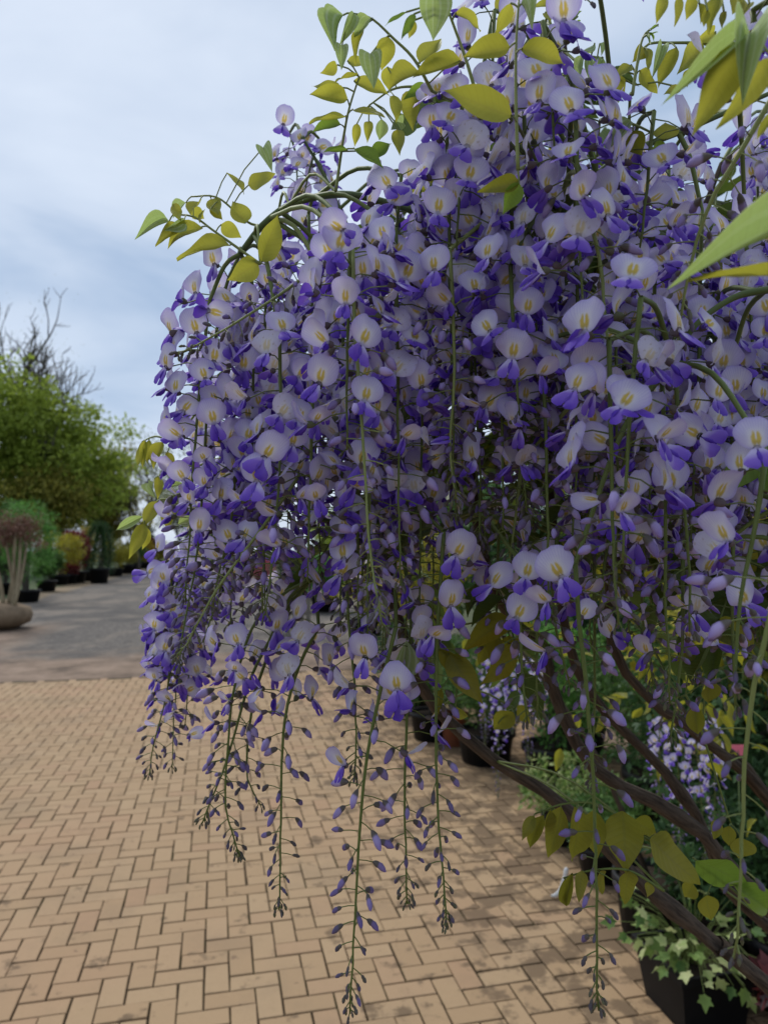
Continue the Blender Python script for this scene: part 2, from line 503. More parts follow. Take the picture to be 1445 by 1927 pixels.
M = dict(
    banner=m_banner(), wing=m_wing(), calyx=m_calyx(), bud=m_bud(),
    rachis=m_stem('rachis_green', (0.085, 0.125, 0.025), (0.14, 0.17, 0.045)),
    rachis_lit=m_stem('rachis_lit_green', (0.17, 0.21, 0.06), (0.24, 0.27, 0.09)),  # lit copy of the rachis green, brightness put into the colour
    shoot=m_stem('green_shoot', (0.06, 0.10, 0.028), (0.10, 0.13, 0.04)),
    leaf_y=m_leaf('leaf_yellow_green', (0.30, 0.31, 0.04), (0.22, 0.28, 0.05), 0.5, (0.52, 0.49, 0.055)),
    leaf_p=m_leaf('leaf_pale_downy', (0.30, 0.40, 0.18), (0.36, 0.45, 0.24), 0.4, (0.45, 0.58, 0.16), hairy=0.8, rough=0.75),
    leaf_g=m_leaf('leaf_green', (0.09, 0.18, 0.03), (0.14, 0.23, 0.04), 0.45, (0.28, 0.42, 0.04)),
    leaf_o=m_leaf('leaf_olive', (0.17, 0.185, 0.025), (0.20, 0.19, 0.03), 0.45, (0.32, 0.31, 0.025)),
    leaf_i=m_leaf('leaf_shaded_green', (0.045, 0.085, 0.02), (0.075, 0.115, 0.025), 0.25, (0.14, 0.20, 0.03)),  # leaf green darkened: shade inside the plant is put into the colour
    bark=m_bark('vine_bark', (0.018, 0.013, 0.010), (0.115, 0.085, 0.062), 45, True),
    tree_bark=m_bark('tree_bark', (0.035, 0.03, 0.024), (0.11, 0.095, 0.075), 6),
    pale_bark=m_bark('pale_bark', (0.17, 0.13, 0.08), (0.33, 0.27, 0.17), 9),
    pot=m_plain('black_plastic', (0.006, 0.0062, 0.007), 0.6, 0.25, 0.3, 20),
    terracotta=m_plain('terracotta', (0.26, 0.09, 0.045), 0.8, 0.2, 0.2, 25),
    soil=m_plain('potting_soil', (0.030, 0.022, 0.016), 0.95, 0.1, 0.5, 60, 0.8),
    burlap=m_plain('earth_ball', (0.20, 0.145, 0.095), 0.95, 0.1, 0.5, 7, 0.9),
    white=m_plain('white_plastic', (0.78, 0.78, 0.76), 0.45, 0.4, 0.05, 30),
    pink=m_plain('pink_card', (0.72, 0.16, 0.22), 0.5, 0.3, 0.1, 30),
    wood=m_bark('grey_wood', (0.12, 0.105, 0.09), (0.26, 0.235, 0.20), 14),
    paver=m_paver(), joint=m_joint(), ground=m_ground(),
    f_green=m_foliage('foliage_green', [(0.15, 0.20, 0.03), (0.29, 0.37, 0.05), (0.42, 0.50, 0.09)], 0.5),
    f_olive=m_foliage('foliage_olive', [(0.14, 0.14, 0.03), (0.26, 0.25, 0.045), (0.40, 0.34, 0.06)], 0.5),
    f_grey=m_foliage('foliage_grey_green', [(0.13, 0.15, 0.07), (0.21, 0.23, 0.11), (0.30, 0.30, 0.15)], 0.4),
    f_bright=m_foliage('foliage_bright', [(0.06, 0.15, 0.03), (0.10, 0.25, 0.05), (0.18, 0.36, 0.08)], 0.4),
    f_dark=m_foliage('foliage_dark', [(0.018, 0.045, 0.014), (0.035, 0.08, 0.025), (0.06, 0.12, 0.036)], 0.25),
    f_mid=m_foliage('foliage_mid', [(0.035, 0.08, 0.02), (0.07, 0.14, 0.035), (0.12, 0.22, 0.055)], 0.35),
    f_yellow=m_foliage('foliage_yellow', [(0.22, 0.20, 0.02), (0.34, 0.31, 0.03), (0.45, 0.40, 0.06)], 0.4),
    f_gold=m_foliage('foliage_gold', [(0.20, 0.17, 0.015), (0.36, 0.27, 0.02), (0.46, 0.34, 0.03)], 0.35),
    f_red=m_foliage('foliage_red', [(0.08, 0.012, 0.014), (0.17, 0.022, 0.026), (0.26, 0.05, 0.04)], 0.3),
    f_brown=m_foliage('foliage_russet', [(0.10, 0.05, 0.035), (0.17, 0.085, 0.06), (0.24, 0.13, 0.09)], 0.3),
    f_darkred=m_foliage('foliage_dark_red', [(0.02, 0.012, 0.014), (0.06, 0.014, 0.018), (0.14, 0.03, 0.03)], 0.2, sc=9),
    f_varieg=m_foliage('foliage_variegated', [(0.06, 0.13, 0.03), (0.22, 0.32, 0.08), (0.50, 0.53, 0.25)], 0.35, sc=14),
    f_pink=m_foliage('foliage_pink_bloom', [(0.30, 0.06, 0.09), (0.5, 0.14, 0.18), (0.6, 0.25, 0.28)], 0.3),
)

# ------------------------------------------------------------------ ground and paving
g = MB()
g.add([[-600, -60, -0.02], [600, -60, -0.02], [600, 1500, -0.02], [-600, 1500, -0.02]], [np.array([[0, 1, 2, 3]])])
tag(g.build('ground', M['ground'], smooth=False), 'grey gravel drive with bare brown earth along the paving', kind='structure')

A0, A1, B0, B1 = -1.0, 10.6, -3.9, 3.4
g = MB()
c4 = [AB(A0, B0, -0.008), AB(A0, B1, -0.008), AB(A1, B1, -0.008), AB(A1, B0, -0.008)]
g.add(c4, [np.array([[0, 1, 2, 3]])])
pavement = tag(g.build('pavement', M['joint'], smooth=False), 'buff herringbone block paving with dark sandy joints', kind='structure')

def paver_template(seed):
    r_ = np.random.default_rng(seed)
    L, W, ch, dp = 0.1935, 0.0935, 0.003, 0.03
    def ring(hx, hy, z, j):
        return np.array([[-hx, -hy, z], [hx, -hy, z], [hx, hy, z], [-hx, hy, z]]) + r_.normal(0, j, (4, 3)) * [1, 1, 0.25]
    base = ring(L / 2, W / 2, 0, 0.0009)
    top = base * [1 - 2 * ch / L, 1 - 2 * ch / W, 1]
    mid = base - [0, 0, ch * 0.8]
    bot = base - [0, 0, dp]
    v = np.concatenate([top, mid, bot])
    f = [np.array([[0, 1, 2, 3]])]
    for o in (0, 4):
        f.append(np.array([[o + k, o + 4 + k, o + 4 + (k + 1) % 4, o + (k + 1) % 4] for k in range(4)]))
    m = MB(); m.add(v, f)
    return m.template()
PT = [paver_template(i) for i in range(8)]
U = 0.1005
h0 = G(433, 1879)                           # a lengthwise brick's centre in the photograph
a_off = (h0 @ AX) - 0.5 * U
b_off = (h0 @ BX) - 1.0 * U
pav = []
for i in range(int((B0 - b_off) / U) + 1, int((B1 - b_off) / U) - 1):
    for j in range(int((A0 - a_off) / U) + 1, int((A1 - a_off) / U) - 1):
        d = (i - j) % 4
        if d == 0:
            c, ang = (j + 0.5, i + 1.0), 0.0
        elif d == 3:
            c, ang = (j + 1.0, i + 0.5), math.pi / 2
        else:
            continue
        p = AB(a_off + c[0] * U, b_off + c[1] * U, 0)
        pav.append((p, ang))
pav_m = []
for p, ang in pav:
    an = ang + PHI + rng.normal(0, 0.006)
    tx, ty = rng.normal(0, 0.004, 2)
    R = np.array([[math.cos(an), -math.sin(an), 0], [math.sin(an), math.cos(an), 0], [0, 0, 1.0]])
    R[2, 0], R[2, 1] = tx, ty
    pav_m.append(mat4(R, p + np.array([rng.normal(0, .0008), rng.normal(0, .0008), rng.normal(0, 0.0012)])))
pav_px = np.array([proj(p) for p, _ in pav])
inview = (pav_px[:, 2] > 0) & (pav_px[:, 0] > -60) & (pav_px[:, 0] < 1330) & (pav_px[:, 1] > 1100) & (pav_px[:, 1] < 1990)
order = np.argsort(np.where(inview, pav_px[:, 2], 1e9))
near_p = set(order[:300].tolist())
pm = []
for k, T in enumerate(PT):
    m = MB(); m.v, m.uv, m.f, m.n = [T['v']], [T['uv']], T['f'], len(T['v'])
    pm.append(m.mesh('paver', M['paver'], False))
rest = [[] for _ in PT]
for k, Mx in enumerate(pav_m):
    q = k % 8
    if k in near_p:
        link('paver', pm[q], pavement, M=Mx)
    else:
        rest[q].append(Mx)
m = MB()
for T, L in zip(PT, rest):
    m.inst(T, np.array(L))
tag(m.build('paver_field', M['paver'], pavement, smooth=False), kind='stuff')
# ------------------------------------------------------------------ wisteria: flower, bud and leaflet shapes
def flower_template(seed, half=False):
    r_ = np.random.default_rng(100 + seed)
    m = MB()
    nu, nv = 8, 8
    a_ = np.linspace(-1, 1, nu)[:, None] * np.ones((1, nv)); b_ = np.linspace(-1, 1, nv)[None] * np.ones((nu, 1))
    u = a_ * np.sqrt(1 - b_ ** 2 / 2); v = (b_ * np.sqrt(1 - a_ ** 2 / 2) + 1) / 2      # square grid onto a disc
    back = r_.uniform(1.0, 8.5) if not half else r_.uniform(-5, -2)
    cup = r_.uniform(-3.0, 5.0) if not half else r_.uniform(-5, -3)
    asym = r_.normal(0, 1.3)
    Wd, Ht = r_.uniform(10.6, 12.2), r_.uniform(18.5, 21.5)
    x = u * Wd * (0.93 + 0.10 * np.sin(v * 3.14)) * (0.72 if half else 1)
    y = 1.5 + 6.0 * v * (1 - v) - back * v ** 2 - cup * u ** 2 * (0.3 + v * 0.7) + asym * u * v
    z = -0.4 + Ht * v - 1.5 * np.exp(-(u / 0.13) ** 2) * np.clip(v, 0, 1) ** 9
    if half:
        y = y + 7 * v
        z = z * 0.8
    p1_, p2_ = r_.uniform(0, 6.28, 2)
    rr = np.hypot(u, 2 * v - 1); th = np.arctan2(2 * v - 1, u)
    y = y + rr ** 3 * (1.0 * np.sin(3 * th + p1_) + 0.6 * np.sin(5 * th + p2_)) * r_.uniform(0.4, 1.3)
    y = y - 0.9 * np.exp(-(u / 0.2) ** 2) * np.sin(v * 3.1)
    rim = 1 + 0.035 * rr ** 4 * np.sin(4 * th + p2_)
    m.add(np.stack([x * rim, y, z], -1).reshape(-1, 3) / 1000, [(grid_faces(nu, nv), 0)], np.stack([u, v], -1).reshape(-1, 2))
    # wings: two spreading violet petals below the banner
    dirv = unit([0, r_.uniform(0.5, 0.85), -r_.uniform(0.55, 0.85)])
    spread = r_.uniform(0.45, 0.95) * (0.5 if half else 1)
    Lw = r_.uniform(13.0, 16.0)
    for s_ in (-1, 1):
        ns, ntt = 5, 4
        s = np.linspace(0, 1, ns)[:, None] * np.ones((1, ntt)); t = np.linspace(0, 1, ntt)[None] * np.ones((ns, 1))
        wprof = 9.2 * np.clip(np.sin(math.pi * (0.08 + 0.87 * s)), 0, 1) ** 0.75
        cx = np.array([s_ * spread, 0.30, -0.45])
        nvec = np.array([s_ * 0.6, 0.55, 0.55])
        p = np.array([s_ * 0.5, 2.2, 0.4]) + dirv * (Lw * s)[..., None] + cx * (wprof * t)[..., None] * 1.0
        p = p + nvec * (2.4 * np.sin(math.pi * t * 0.8) * np.sin(math.pi * (0.15 + 0.8 * s)))[..., None]
        p = p + r_.normal(0, 0.15, p.shape)
        m.add(p.reshape(-1, 3) / 1000, [(grid_faces(ns, ntt), 1)], np.stack([t, s], -1).reshape(-1, 2))
    # keel
    prof = [(0.6, 0), (2.2, 3.5), (2.4, 7), (0.5, 10.5)]
    kv, kf = lathe(prof, 5)
    kv = kv * [0.7, 1, 1]
    kv = kv @ frame(np.cross([1, 0, 0], dirv), dirv).T
    m.add((kv + [0, 2, -0.8]) / 1000, [(kf[0], 1)], np.stack([np.zeros(len(kv)), np.repeat([0.5, 0.7, 0.9, 1.0], 5)], -1))
    # calyx
    cv, cf = lathe([(0.6, -3.4), (2.1, -1.6), (2.7, 0.6), (2.5, 2.4)], 6)
    cv = np.stack([cv[:, 0], cv[:, 2], cv[:, 1]], -1)
    m.add(cv / 1000, [(cf[0][:, ::-1], 2)])
    return m.template()
FT = [flower_template(i) for i in range(10)] + [flower_template(20 + i, True) for i in range(4)]
FMATS = [M['banner'], M['wing'], M['calyx']]

def bud_template(stage, seed):
    r_ = np.random.default_rng(300 + seed)
    n = 6
    ss = np.array([0, 0.16, 0.34, 0.40, 0.62, 0.86, 1.0])
    rr = np.array([0.05, 0.15, 0.19, 0.15 + 0.05 * stage, 0.22, 0.15, 0.03])
    ang = np.linspace(0, 2 * math.pi, n, endpoint=False)
    V, UV = [], []
    bend = r_.uniform(0.05, 0.28)
    for s, r in zip(ss, rr):
        c = np.array([0, s, -bend * s * s])
        V.append(c + np.stack([np.cos(ang) * r * 0.80, np.zeros(n), np.sin(ang) * r * 1.05], -1) * (1 + r_.normal(0, 0.06, (n, 1))))
        UV.append(np.stack([np.full(n, stage), np.full(n, s)], -1))
    m_ = len(ss)
    i = np.arange(m_ - 1)[:, None] * n; j = np.arange(n)[None]; jn = (j + 1) % n
    F = np.stack([i + j, i + n + j, i + n + jn, i + jn], -1).reshape(-1, 4)
    m = MB(); m.add(np.concatenate(V), [F], np.concatenate(UV))
    return m.template()
NST = 6
BT = [[bud_template(k / (NST - 1), 10 * k + q) for q in range(3)] for k in range(NST)]

def leaflet_template(seed, fold=0.25, nu=5, nv=12, droop=0.14):
    """unit leaflet: base at origin, tip at y=1, half width 0.5 in x, face along z"""
    r_ = np.random.default_rng(500 + seed)
    u = np.linspace(-1, 1, nu)[:, None] * np.ones((1, nv)); v = np.linspace(0, 1, nv)[None] * np.ones((nu, 1))
    prof = np.interp(v, [0, 0.05, 0.12, 0.2, 0.3, 0.4, 0.5, 0.6, 0.7, 0.8, 0.88, 0.95, 1.0], [0.08, 0.45, 0.74, 0.91, 0.99, 1.0, 0.94, 0.81, 0.62, 0.40, 0.22, 0.09, 0.01])
    x = 0.5 * u * prof
    z = fold * np.abs(u) * prof * 0.5 - droop * (v - 0.35) ** 2 + 0.03 * np.sin(v * 9 + r_.uniform(0, 6)) * np.abs(u) * np.sign(u + 1e-6) * r_.uniform(0.3, 1.6)
    z = z + r_.uniform(0.02, 0.06) * np.sin(v * 5 + r_.uniform(0, 6)) + r_.normal(0, 0.003, z.shape)
    x = x + r_.uniform(-0.10, 0.10) * np.sin(v * 3.0)
    m = MB(); m.add(np.stack([x, v, z], -1).reshape(-1, 3), [grid_faces(nu, nv)], np.stack([u, v], -1).reshape(-1, 2))
    return m.template()
LT = [leaflet_template(i, fold=f) for i, f in enumerate([0.1, 0.25, 0.4, 0.2, 0.55, 0.3])]
LTF = [leaflet_template(20 + i, fold=f, nu=7, nv=12) for i, f in enumerate([0.9, 1.2, 0.75])]

def mesh_of(T, name, mats):
    m = MB(); m.v, m.uv, m.f, m.n = [T['v']], [T['uv']], T['f'], len(T['v'])
    return m.mesh(name, mats)
FM = [mesh_of(T, 'flower', FMATS) for T in FT]
BM = [[mesh_of(T, 'bud', M['bud']) for T in row] for row in BT]

# ------------------------------------------------------------------ wisteria: racemes
class Raceme:
    def __init__(self, pts, opn=0.5, t0=0.0, sc=1.0, ped=0.021, space=0.0075, lit=False, face=0.35, r0=0.0016, tipc=True, thin=1.0, stage_max=1.0):
        sc = sc * 1.01
        pts = np.asarray(pts, float)
        L = np.sum(np.linalg.norm(np.diff(pts, axis=0), axis=1))
        n = max(8, int(L / 0.012))
        self.path = smooth_path(pts, n)
        self.L, self.top = L, self.path[0]
        self.lit = lit
        self.stem = MB()
        wob = np.cumsum(rng.normal(0, 0.0006, (n, 3)), axis=0)
        self.path = self.path + wob * np.linspace(0, 1, n)[:, None]
        rad = r0 * sc * np.linspace(1.0, 0.42, n)
        self.stem.add(*tube(self.path, rad, 6)[:2])
        self.fl, self.bd = [], []
        s, k, phi = t0 * L, 0, rng.uniform(0, 6.28)
        while s < L * 0.995:
            t = s / L
            x = t * (n - 1); i = min(int(x), n - 2); f = x - i
            p = self.path[i] * (1 - f) + self.path[i + 1] * f
            tang = unit(self.path[i + 1] - self.path[i])
            phi += 2.39996 + rng.normal(0, 0.3)
            a = unit(np.cross(tang, [0.2, 0.9, 0.1])); b = np.cross(tang, a)
            out = unit(a * math.cos(phi) + b * math.sin(phi))
            tt = (t - opn) / max(1e-6, 1 - opn)
            jt = rng.normal(0, 0.05)
            if t + jt < opn:
                pl = ped * sc * rng.uniform(0.75, 1.2)
                up = np.array([0, 0, rng.uniform(-0.25, 0.35)])
                d = unit(out + up)
                e0 = p + d * pl + np.array([0, 0, -0.10 * pl])
                F = unit(out * 1.0 + np.array([0, -face, -0.12]) + nrm(0.34))
                Uv = unit(np.array([0, 0, 1.0]) + nrm(0.42) - tang * 0.1)
                R = frame(F, Uv)
                fs = sc * rng.uniform(0.86, 1.10)
                q = int(rng.integers(0, 10)) if (t + jt < opn - 0.10 and rng.random() < 0.90) else 10 + int(rng.integers(0, 4))
                Mx = mat4(R, e0 + F * 0.003 * fs, (fs, fs, fs))
                self.fl.append((q, Mx, e0 + Uv * 0.006))
                mid = p + d * pl * 0.5 + np.array([0, 0, 0.05 * pl])
                self.stem.add(*tube([p, mid, e0], [0.00065 * sc, 0.0005 * sc, 0.0006 * sc], 3, False)[:2])
                s += space * sc * rng.uniform(0.7, 1.3) / thin
            else:
                q = min(1.0, max(0.0, tt))
                stg = max(0.0, min(stage_max, (1 - q) ** 0.85 + rng.normal(0, 0.08)))
                bl = sc * (0.0048 + 0.0112 * stg) * rng.uniform(0.85, 1.15)
                pl = ped * sc * (0.10 + 0.75 * (1 - q) ** 0.6) * rng.uniform(0.8, 1.2)
                d = unit(out * (1.0 if q < 0.85 else 0.55) + tang * (0.15 + 0.55 * q ** 3) + np.array([0, 0, rng.uniform(-0.2, 0.25)]))
                e0 = p + d * pl
                F = unit(d + np.array([0, 0, -0.35]) + nrm(0.22))
                R = frame(F, [0, 0, 1.0])
                k_ = int(round(stg * (NST - 1)))
                self.bd.append((k_, int(rng.integers(0, 3)), mat4(R, e0, (bl, bl, bl)), e0, bl))
                self.stem.add(*tube([p, p + d * pl * 0.55 + np.array([0, 0, 0.04 * pl]), e0], 0.0005 * sc, 3, False)[:2])
                s += sc * (0.0050 if q < 0.5 else 0.0043 if q < 0.8 else 0.0024 if q < 0.93 else 0.0012) * rng.uniform(0.7, 1.3) / thin

def px_path(pts, z):
    """pixel polyline -> world; z a number, or (z at start, z at end)"""
    n = len(pts)
    z0, z1 = z if isinstance(z, tuple) else (z, z)
    return [P(x, y, z0 + (z1 - z0) * k / max(1, n - 1)) for k, (x, y) in enumerate(pts)]

RAC = []
def R_(pts, z, **kw):
    RAC.append(Raceme(px_path(pts, z), **kw))
# traced from the photograph (pixel polyline top -> tip, depth in metres judged from the flower size)
R_([(452, 478), (425, 540), (405, 640), (388, 760), (375, 920), (358, 1060), (335, 1175), (322, 1250)], (0.62, 0.60), opn=0.62, t0=0.05, space=0.0058)
R_([(600, 500), (540, 545), (480, 585), (410, 632), (340, 672)], (0.56, 0.50), opn=0.05, t0=0.15, lit=True, sc=0.85, stage_max=0.55, ped=0.016)
R_([(560, 490), (515, 590), (490, 690), (476, 800), (468, 930), (455, 1040)], 0.70, opn=0.62, t0=0.02, space=0.006)
R_([(545, 560), (502, 700), (487, 820), (478, 1000)], 0.74, opn=0.7, t0=0.03, space=0.006)
R_([(560, 900), (515, 965), (455, 1045), (400, 1115), (345, 1215), (325, 1240)], (0.58, 0.54), opn=0.05, t0=0.08, lit=True, stage_max=0.5, ped=0.014, sc=0.95)
R_([(345, 1030), (330, 1120), (325, 1230), (305, 1330), (285, 1410), (277, 1465)], 0.80, opn=0.60, space=0.0052, sc=0.95)
R_([(372, 1050), (362, 1150), (352, 1280), (345, 1360)], 0.82, opn=0.8, sc=0.95, space=0.0055)
R_([(325, 1060), (322, 1150), (320, 1290)], 0.80, opn=0.95, sc=0.95, space=0.0055)
R_([(345, 1100), (335, 1230), (327, 1340), (323, 1445)], 0.84, opn=0.75, sc=0.9)
R_([(590, 1087), (530, 1120), (482, 1170), (458, 1232), (443, 1295), (433, 1386), (430, 1520), (455, 1615)], 0.66, opn=0.42, t0=0.13, space=0.0062, thin=0.95)
R_([(600, 1180), (574, 1228), (553, 1282), (536, 1365), (528, 1550), (524, 1708)], 0.64, opn=0.32, t0=0.0, space=0.0062, thin=0.9)
R_([(505, 1210), (470, 1282), (424, 1436), (379, 1546)], 0.68, opn=0.35, t0=0.1, thin=0.9)
R_([(480, 1300), (466, 1400), (465, 1470), (488, 1520)], 0.70, opn=0.2, t0=0.1, thin=0.7)
R_([(664, 470), (668, 613), (680, 743), (697, 948), (708, 1060), (735, 1170)], (0.50, 0.46), opn=0.24, t0=0.0, lit=True, thin=0.75, space=0.0062, sc=1.0, ped=0.023)
R_([(846, 470), (853, 600), (855, 720), (852, 850), (864, 935)], 0.52, opn=0.30, lit=True, thin=0.8)
R_([(642, 960), (650, 1080), (656, 1220), (660, 1340), (655, 1465)], 0.58, opn=0.34, thin=0.9)
R_([(745, 1180), (718, 1290), (690, 1430), (678, 1560), (670, 1720), (665, 1897)], 0.56, opn=0.32, thin=0.8)
R_([(775, 1150), (768, 1300), (763, 1460), (760, 1600), (762, 1695)], 0.60, opn=0.42, thin=0.95)
R_([(835, 1000), (824, 1180), (820, 1330), (822, 1500), (828, 1620), (840, 1745)], 0.56, opn=0.20, thin=0.85)
R_([(1018, 640), (1027, 800), (1031, 965), (1037, 1170)], 0.52, opn=0.38, thin=0.75)
R_([(1145, 640), (1150, 800), (1153, 1047), (1163, 1175)], 0.43, opn=0.62, thin=0.8, space=0.0078)
R_([(1245, 720), (1251, 882), (1250, 1100), (1249, 1350)], 0.50, opn=0.40, thin=0.75)
R_([(1082, 1060), (1090, 1180), (1104, 1300), (1120, 1520), (1130, 1700), (1142, 1905)], 0.47, opn=0.16, thin=0.70)
R_([(1470, 1060), (1440, 1200), (1415, 1330), (1397, 1560), (1384, 1800)], (0.36, 0.38), opn=0.05, t0=0.05, lit=True, thin=0.55, sc=0.95)
R_([(1460, 170), (1390, 290), (1330, 390), (1290, 520), (1268, 640)], (0.40, 0.44), opn=0.02, t0=0.05, lit=True, thin=0.85, stage_max=0.75)
R_([(1095, 330), (1114, 428), (1135, 534), (1150, 740)], 0.46, opn=0.10, lit=True, thin=0.9, stage_max=0.7)
R_([(1265, 620), (1275, 780), (1290, 980), (1300, 1190)], 0.47, opn=0.58, thin=0.9)
R_([(1440, 850), (1425, 960), (1390, 1130), (1370, 1330)], 0.40, opn=0.42, thin=0.7)
R_([(1205, 560), (1190, 720), (1180, 900), (1175, 1060)], 0.42, opn=0.72, thin=0.95)
R_([(980, 870), (975, 960), (965, 1050)], 0.56, opn=0.15, lit=True, stage_max=0.4)
R_([(660, 430), (655, 560), (650, 700), (648, 850)], 0.50, opn=0.85, space=0.0062)
R_([(1080, 170), (1085, 280), (1088, 420), (1095, 560)], 0.45, opn=0.85, space=0.0058)
R_([(985, 190), (990, 350), (1000, 520), (1005, 690)], 0.52, opn=0.8, space=0.006)
R_([(1020, 40), (1040, 150), (1045, 290)], 0.48, opn=0.98, space=0.0055)
R_([(930, 20), (925, 130), (918, 260)], 0.55, opn=0.98, space=0.0055)
R_([(870, 180), (865, 320), (860, 470)], 0.52, opn=0.97, space=0.0055)
R_([(1230, 210), (1215, 330), (1200, 470)], 0.50, opn=0.9, space=0.006)
R_([(1415, 20), (1430, 90), (1440, 170)], 0.40, opn=0.98, space=0.007)
R_([(1120, -60), (1100, 0)], 0.46, opn=0.2, space=0.008)
R_([(600, 260), (585, 310), (570, 380)], 0.80, opn=0.98, space=0.006)
R_([(545, 250), (560, 300), (565, 370)], 0.84, opn=0.98, space=0.006)
R_([(960, 500), (965, 640), (970, 780)], 0.50, opn=0.85, space=0.0062)
R_([(755, 330), (745, 450), (740, 580)], 0.56, opn=0.95, space=0.0055)
# the rest of the curtain: racemes hanging side by side through the depth of the plant
def top_line(x):
    return np.interp(x, [350, 420, 500, 560, 650, 740, 820, 870, 960, 1060, 1130, 1220, 1300, 1445, 1560],
                        [640, 500, 380, 330, 360, 320, 200, 110, 40, 90, 210, 220, 230, 90, 60])
def low_line(x):
    return np.interp(x, [350, 420, 500, 600, 700, 800, 880, 960, 1100, 1250, 1445, 1560], [1150, 1150, 1150, 1120, 1250, 1200, 1080, 960, 1060, 1080, 1020, 1000])
for k in range(16):                         # thinner curtain over the stems on the right
    xq = 930 + (1500 - 930) * (k + rng.uniform(0, 1)) / 16
    y0 = rng.uniform(880, 1060); y1 = y0 + rng.uniform(230, 430)
    R_([(xq, y0), (xq + rng.normal(0, 8), (y0 + y1) / 2), (xq + rng.normal(0, 14), y1)], rng.uniform(0.5, 0.72), opn=rng.uniform(0.25, 0.6), thin=0.85)
for layer, (z0, z1, cnt) in enumerate([(0.53, 0.64, 34), (0.64, 0.80, 32), (0.80, 1.05, 24)]):
    for k in range(cnt):
        xq = 385 + (1520 - 385) * (k + rng.uniform(0, 1)) / cnt
        f = ((k * 0.618 + layer * 0.31) % 1.0)
        y0 = top_line(xq) + 15 + f * 560
        z = rng.uniform(z0, z1)
        Lp = rng.uniform(0.24, 0.38) * FPX / z
        y1 = min(y0 + Lp, low_line(xq) + rng.uniform(-60, 60))
        if y1 - y0 < 110:
            y0 = y1 - 200
        dx = rng.normal(0, 14) - (20 if xq < 520 else 0)
        op = 0.85 if y1 < 900 else rng.uniform(0.5, 0.8)
        R_([(xq, y0), (xq + dx * 0.5 + rng.normal(0, 6), (y0 + y1) / 2), (xq + dx, y1)], z, opn=op, space=0.0064 if layer < 2 else 0.0075, thin=1.0)

# ------------------------------------------------------------------ wisteria: stems
POT_W = AB(1.05, 1.92)                      # the nursery pot stands in the row right of the path, outside the frame
base_w = POT_W
def stem_path(px, z0, z1, foot):
    n = len(px)
    up = [P(x, y, z1 + (z0 - z1) * (k / (n - 1))) for k, (x, y) in enumerate(px)]   # first pixel = highest end
    up = up[::-1]
    f = base_w + np.array([foot[0], foot[1], 0.30])
    p1 = up[0]
    mid = f * 0.55 + p1 * 0.45 + np.array([0.10, 0.0, -0.12])
    return [f, f + np.array([-0.05, 0, 0.22]), mid] + up
STEMS = [
    (stem_path([(640, 380), (690, 550), (740, 800), (790, 1100), (840, 1265), (866, 1308), (978, 1420), (1016, 1444), (1094, 1502), (1210, 1609), (1312, 1706), (1375, 1764), (1460, 1828)], 0.95, 0.74, (-0.05, 0.03)), 0.0150),
    (stem_path([(900, 200), (880, 400), (850, 700), (880, 1000), (910, 1110), (953, 1187), (1007, 1221), (1021, 1303), (1074, 1410), (1133, 1478), (1229, 1526), (1307, 1575), (1355, 1628), (1470, 1740)], 1.02, 0.82, (0.04, 0.05)), 0.0155),
    (stem_path([(1040, 60), (1050, 400), (1020, 800), (1050, 1150), (1103, 1284), (1171, 1357), (1258, 1449), (1326, 1546), (1365, 1640), (1470, 1760)], 1.10, 0.80, (0.06, -0.04)), 0.0120),
    (stem_path([(1200, 300), (1150, 700), (1130, 1150), (1195, 1284), (1278, 1352), (1375, 1429), (1450, 1505)], 0.98, 0.78, (-0.02, -0.06)), 0.0125),
    (stem_path([(1350, 250), (1260, 500), (1220, 900), (1262, 1030), (1323, 1088), (1450, 1205)], 0.88, 0.74, (0.0, 0.08)), 0.0110),
]
root = thing('wisteria_vine', 'lilac-blue wisteria in full bloom, long racemes hanging from brown stems over the paving', 'wisteria', base_w)
skel = []
for sp, r0 in STEMS:
    n = 60
    path = smooth_path(sp, n)
    path = path + np.cumsum(rng.normal(0, 0.0016, (n, 3)), axis=0) * np.linspace(0.2, 1, n)[:, None]
    rad = r0 * np.interp(np.linspace(0, 1, n), [0, 0.3, 0.55, 1], [1.25, 1.0, 0.72, 0.22]) * (1 + rng.normal(0, 0.05, n))
    for kx in (27, 33, 38):
        rad[kx] *= 1.25
    m = MB(); m.add(*tube(path, rad, 9))
    m.build('stem', M['bark'], root, origin=sp[0])
    skel.append(path[20:])
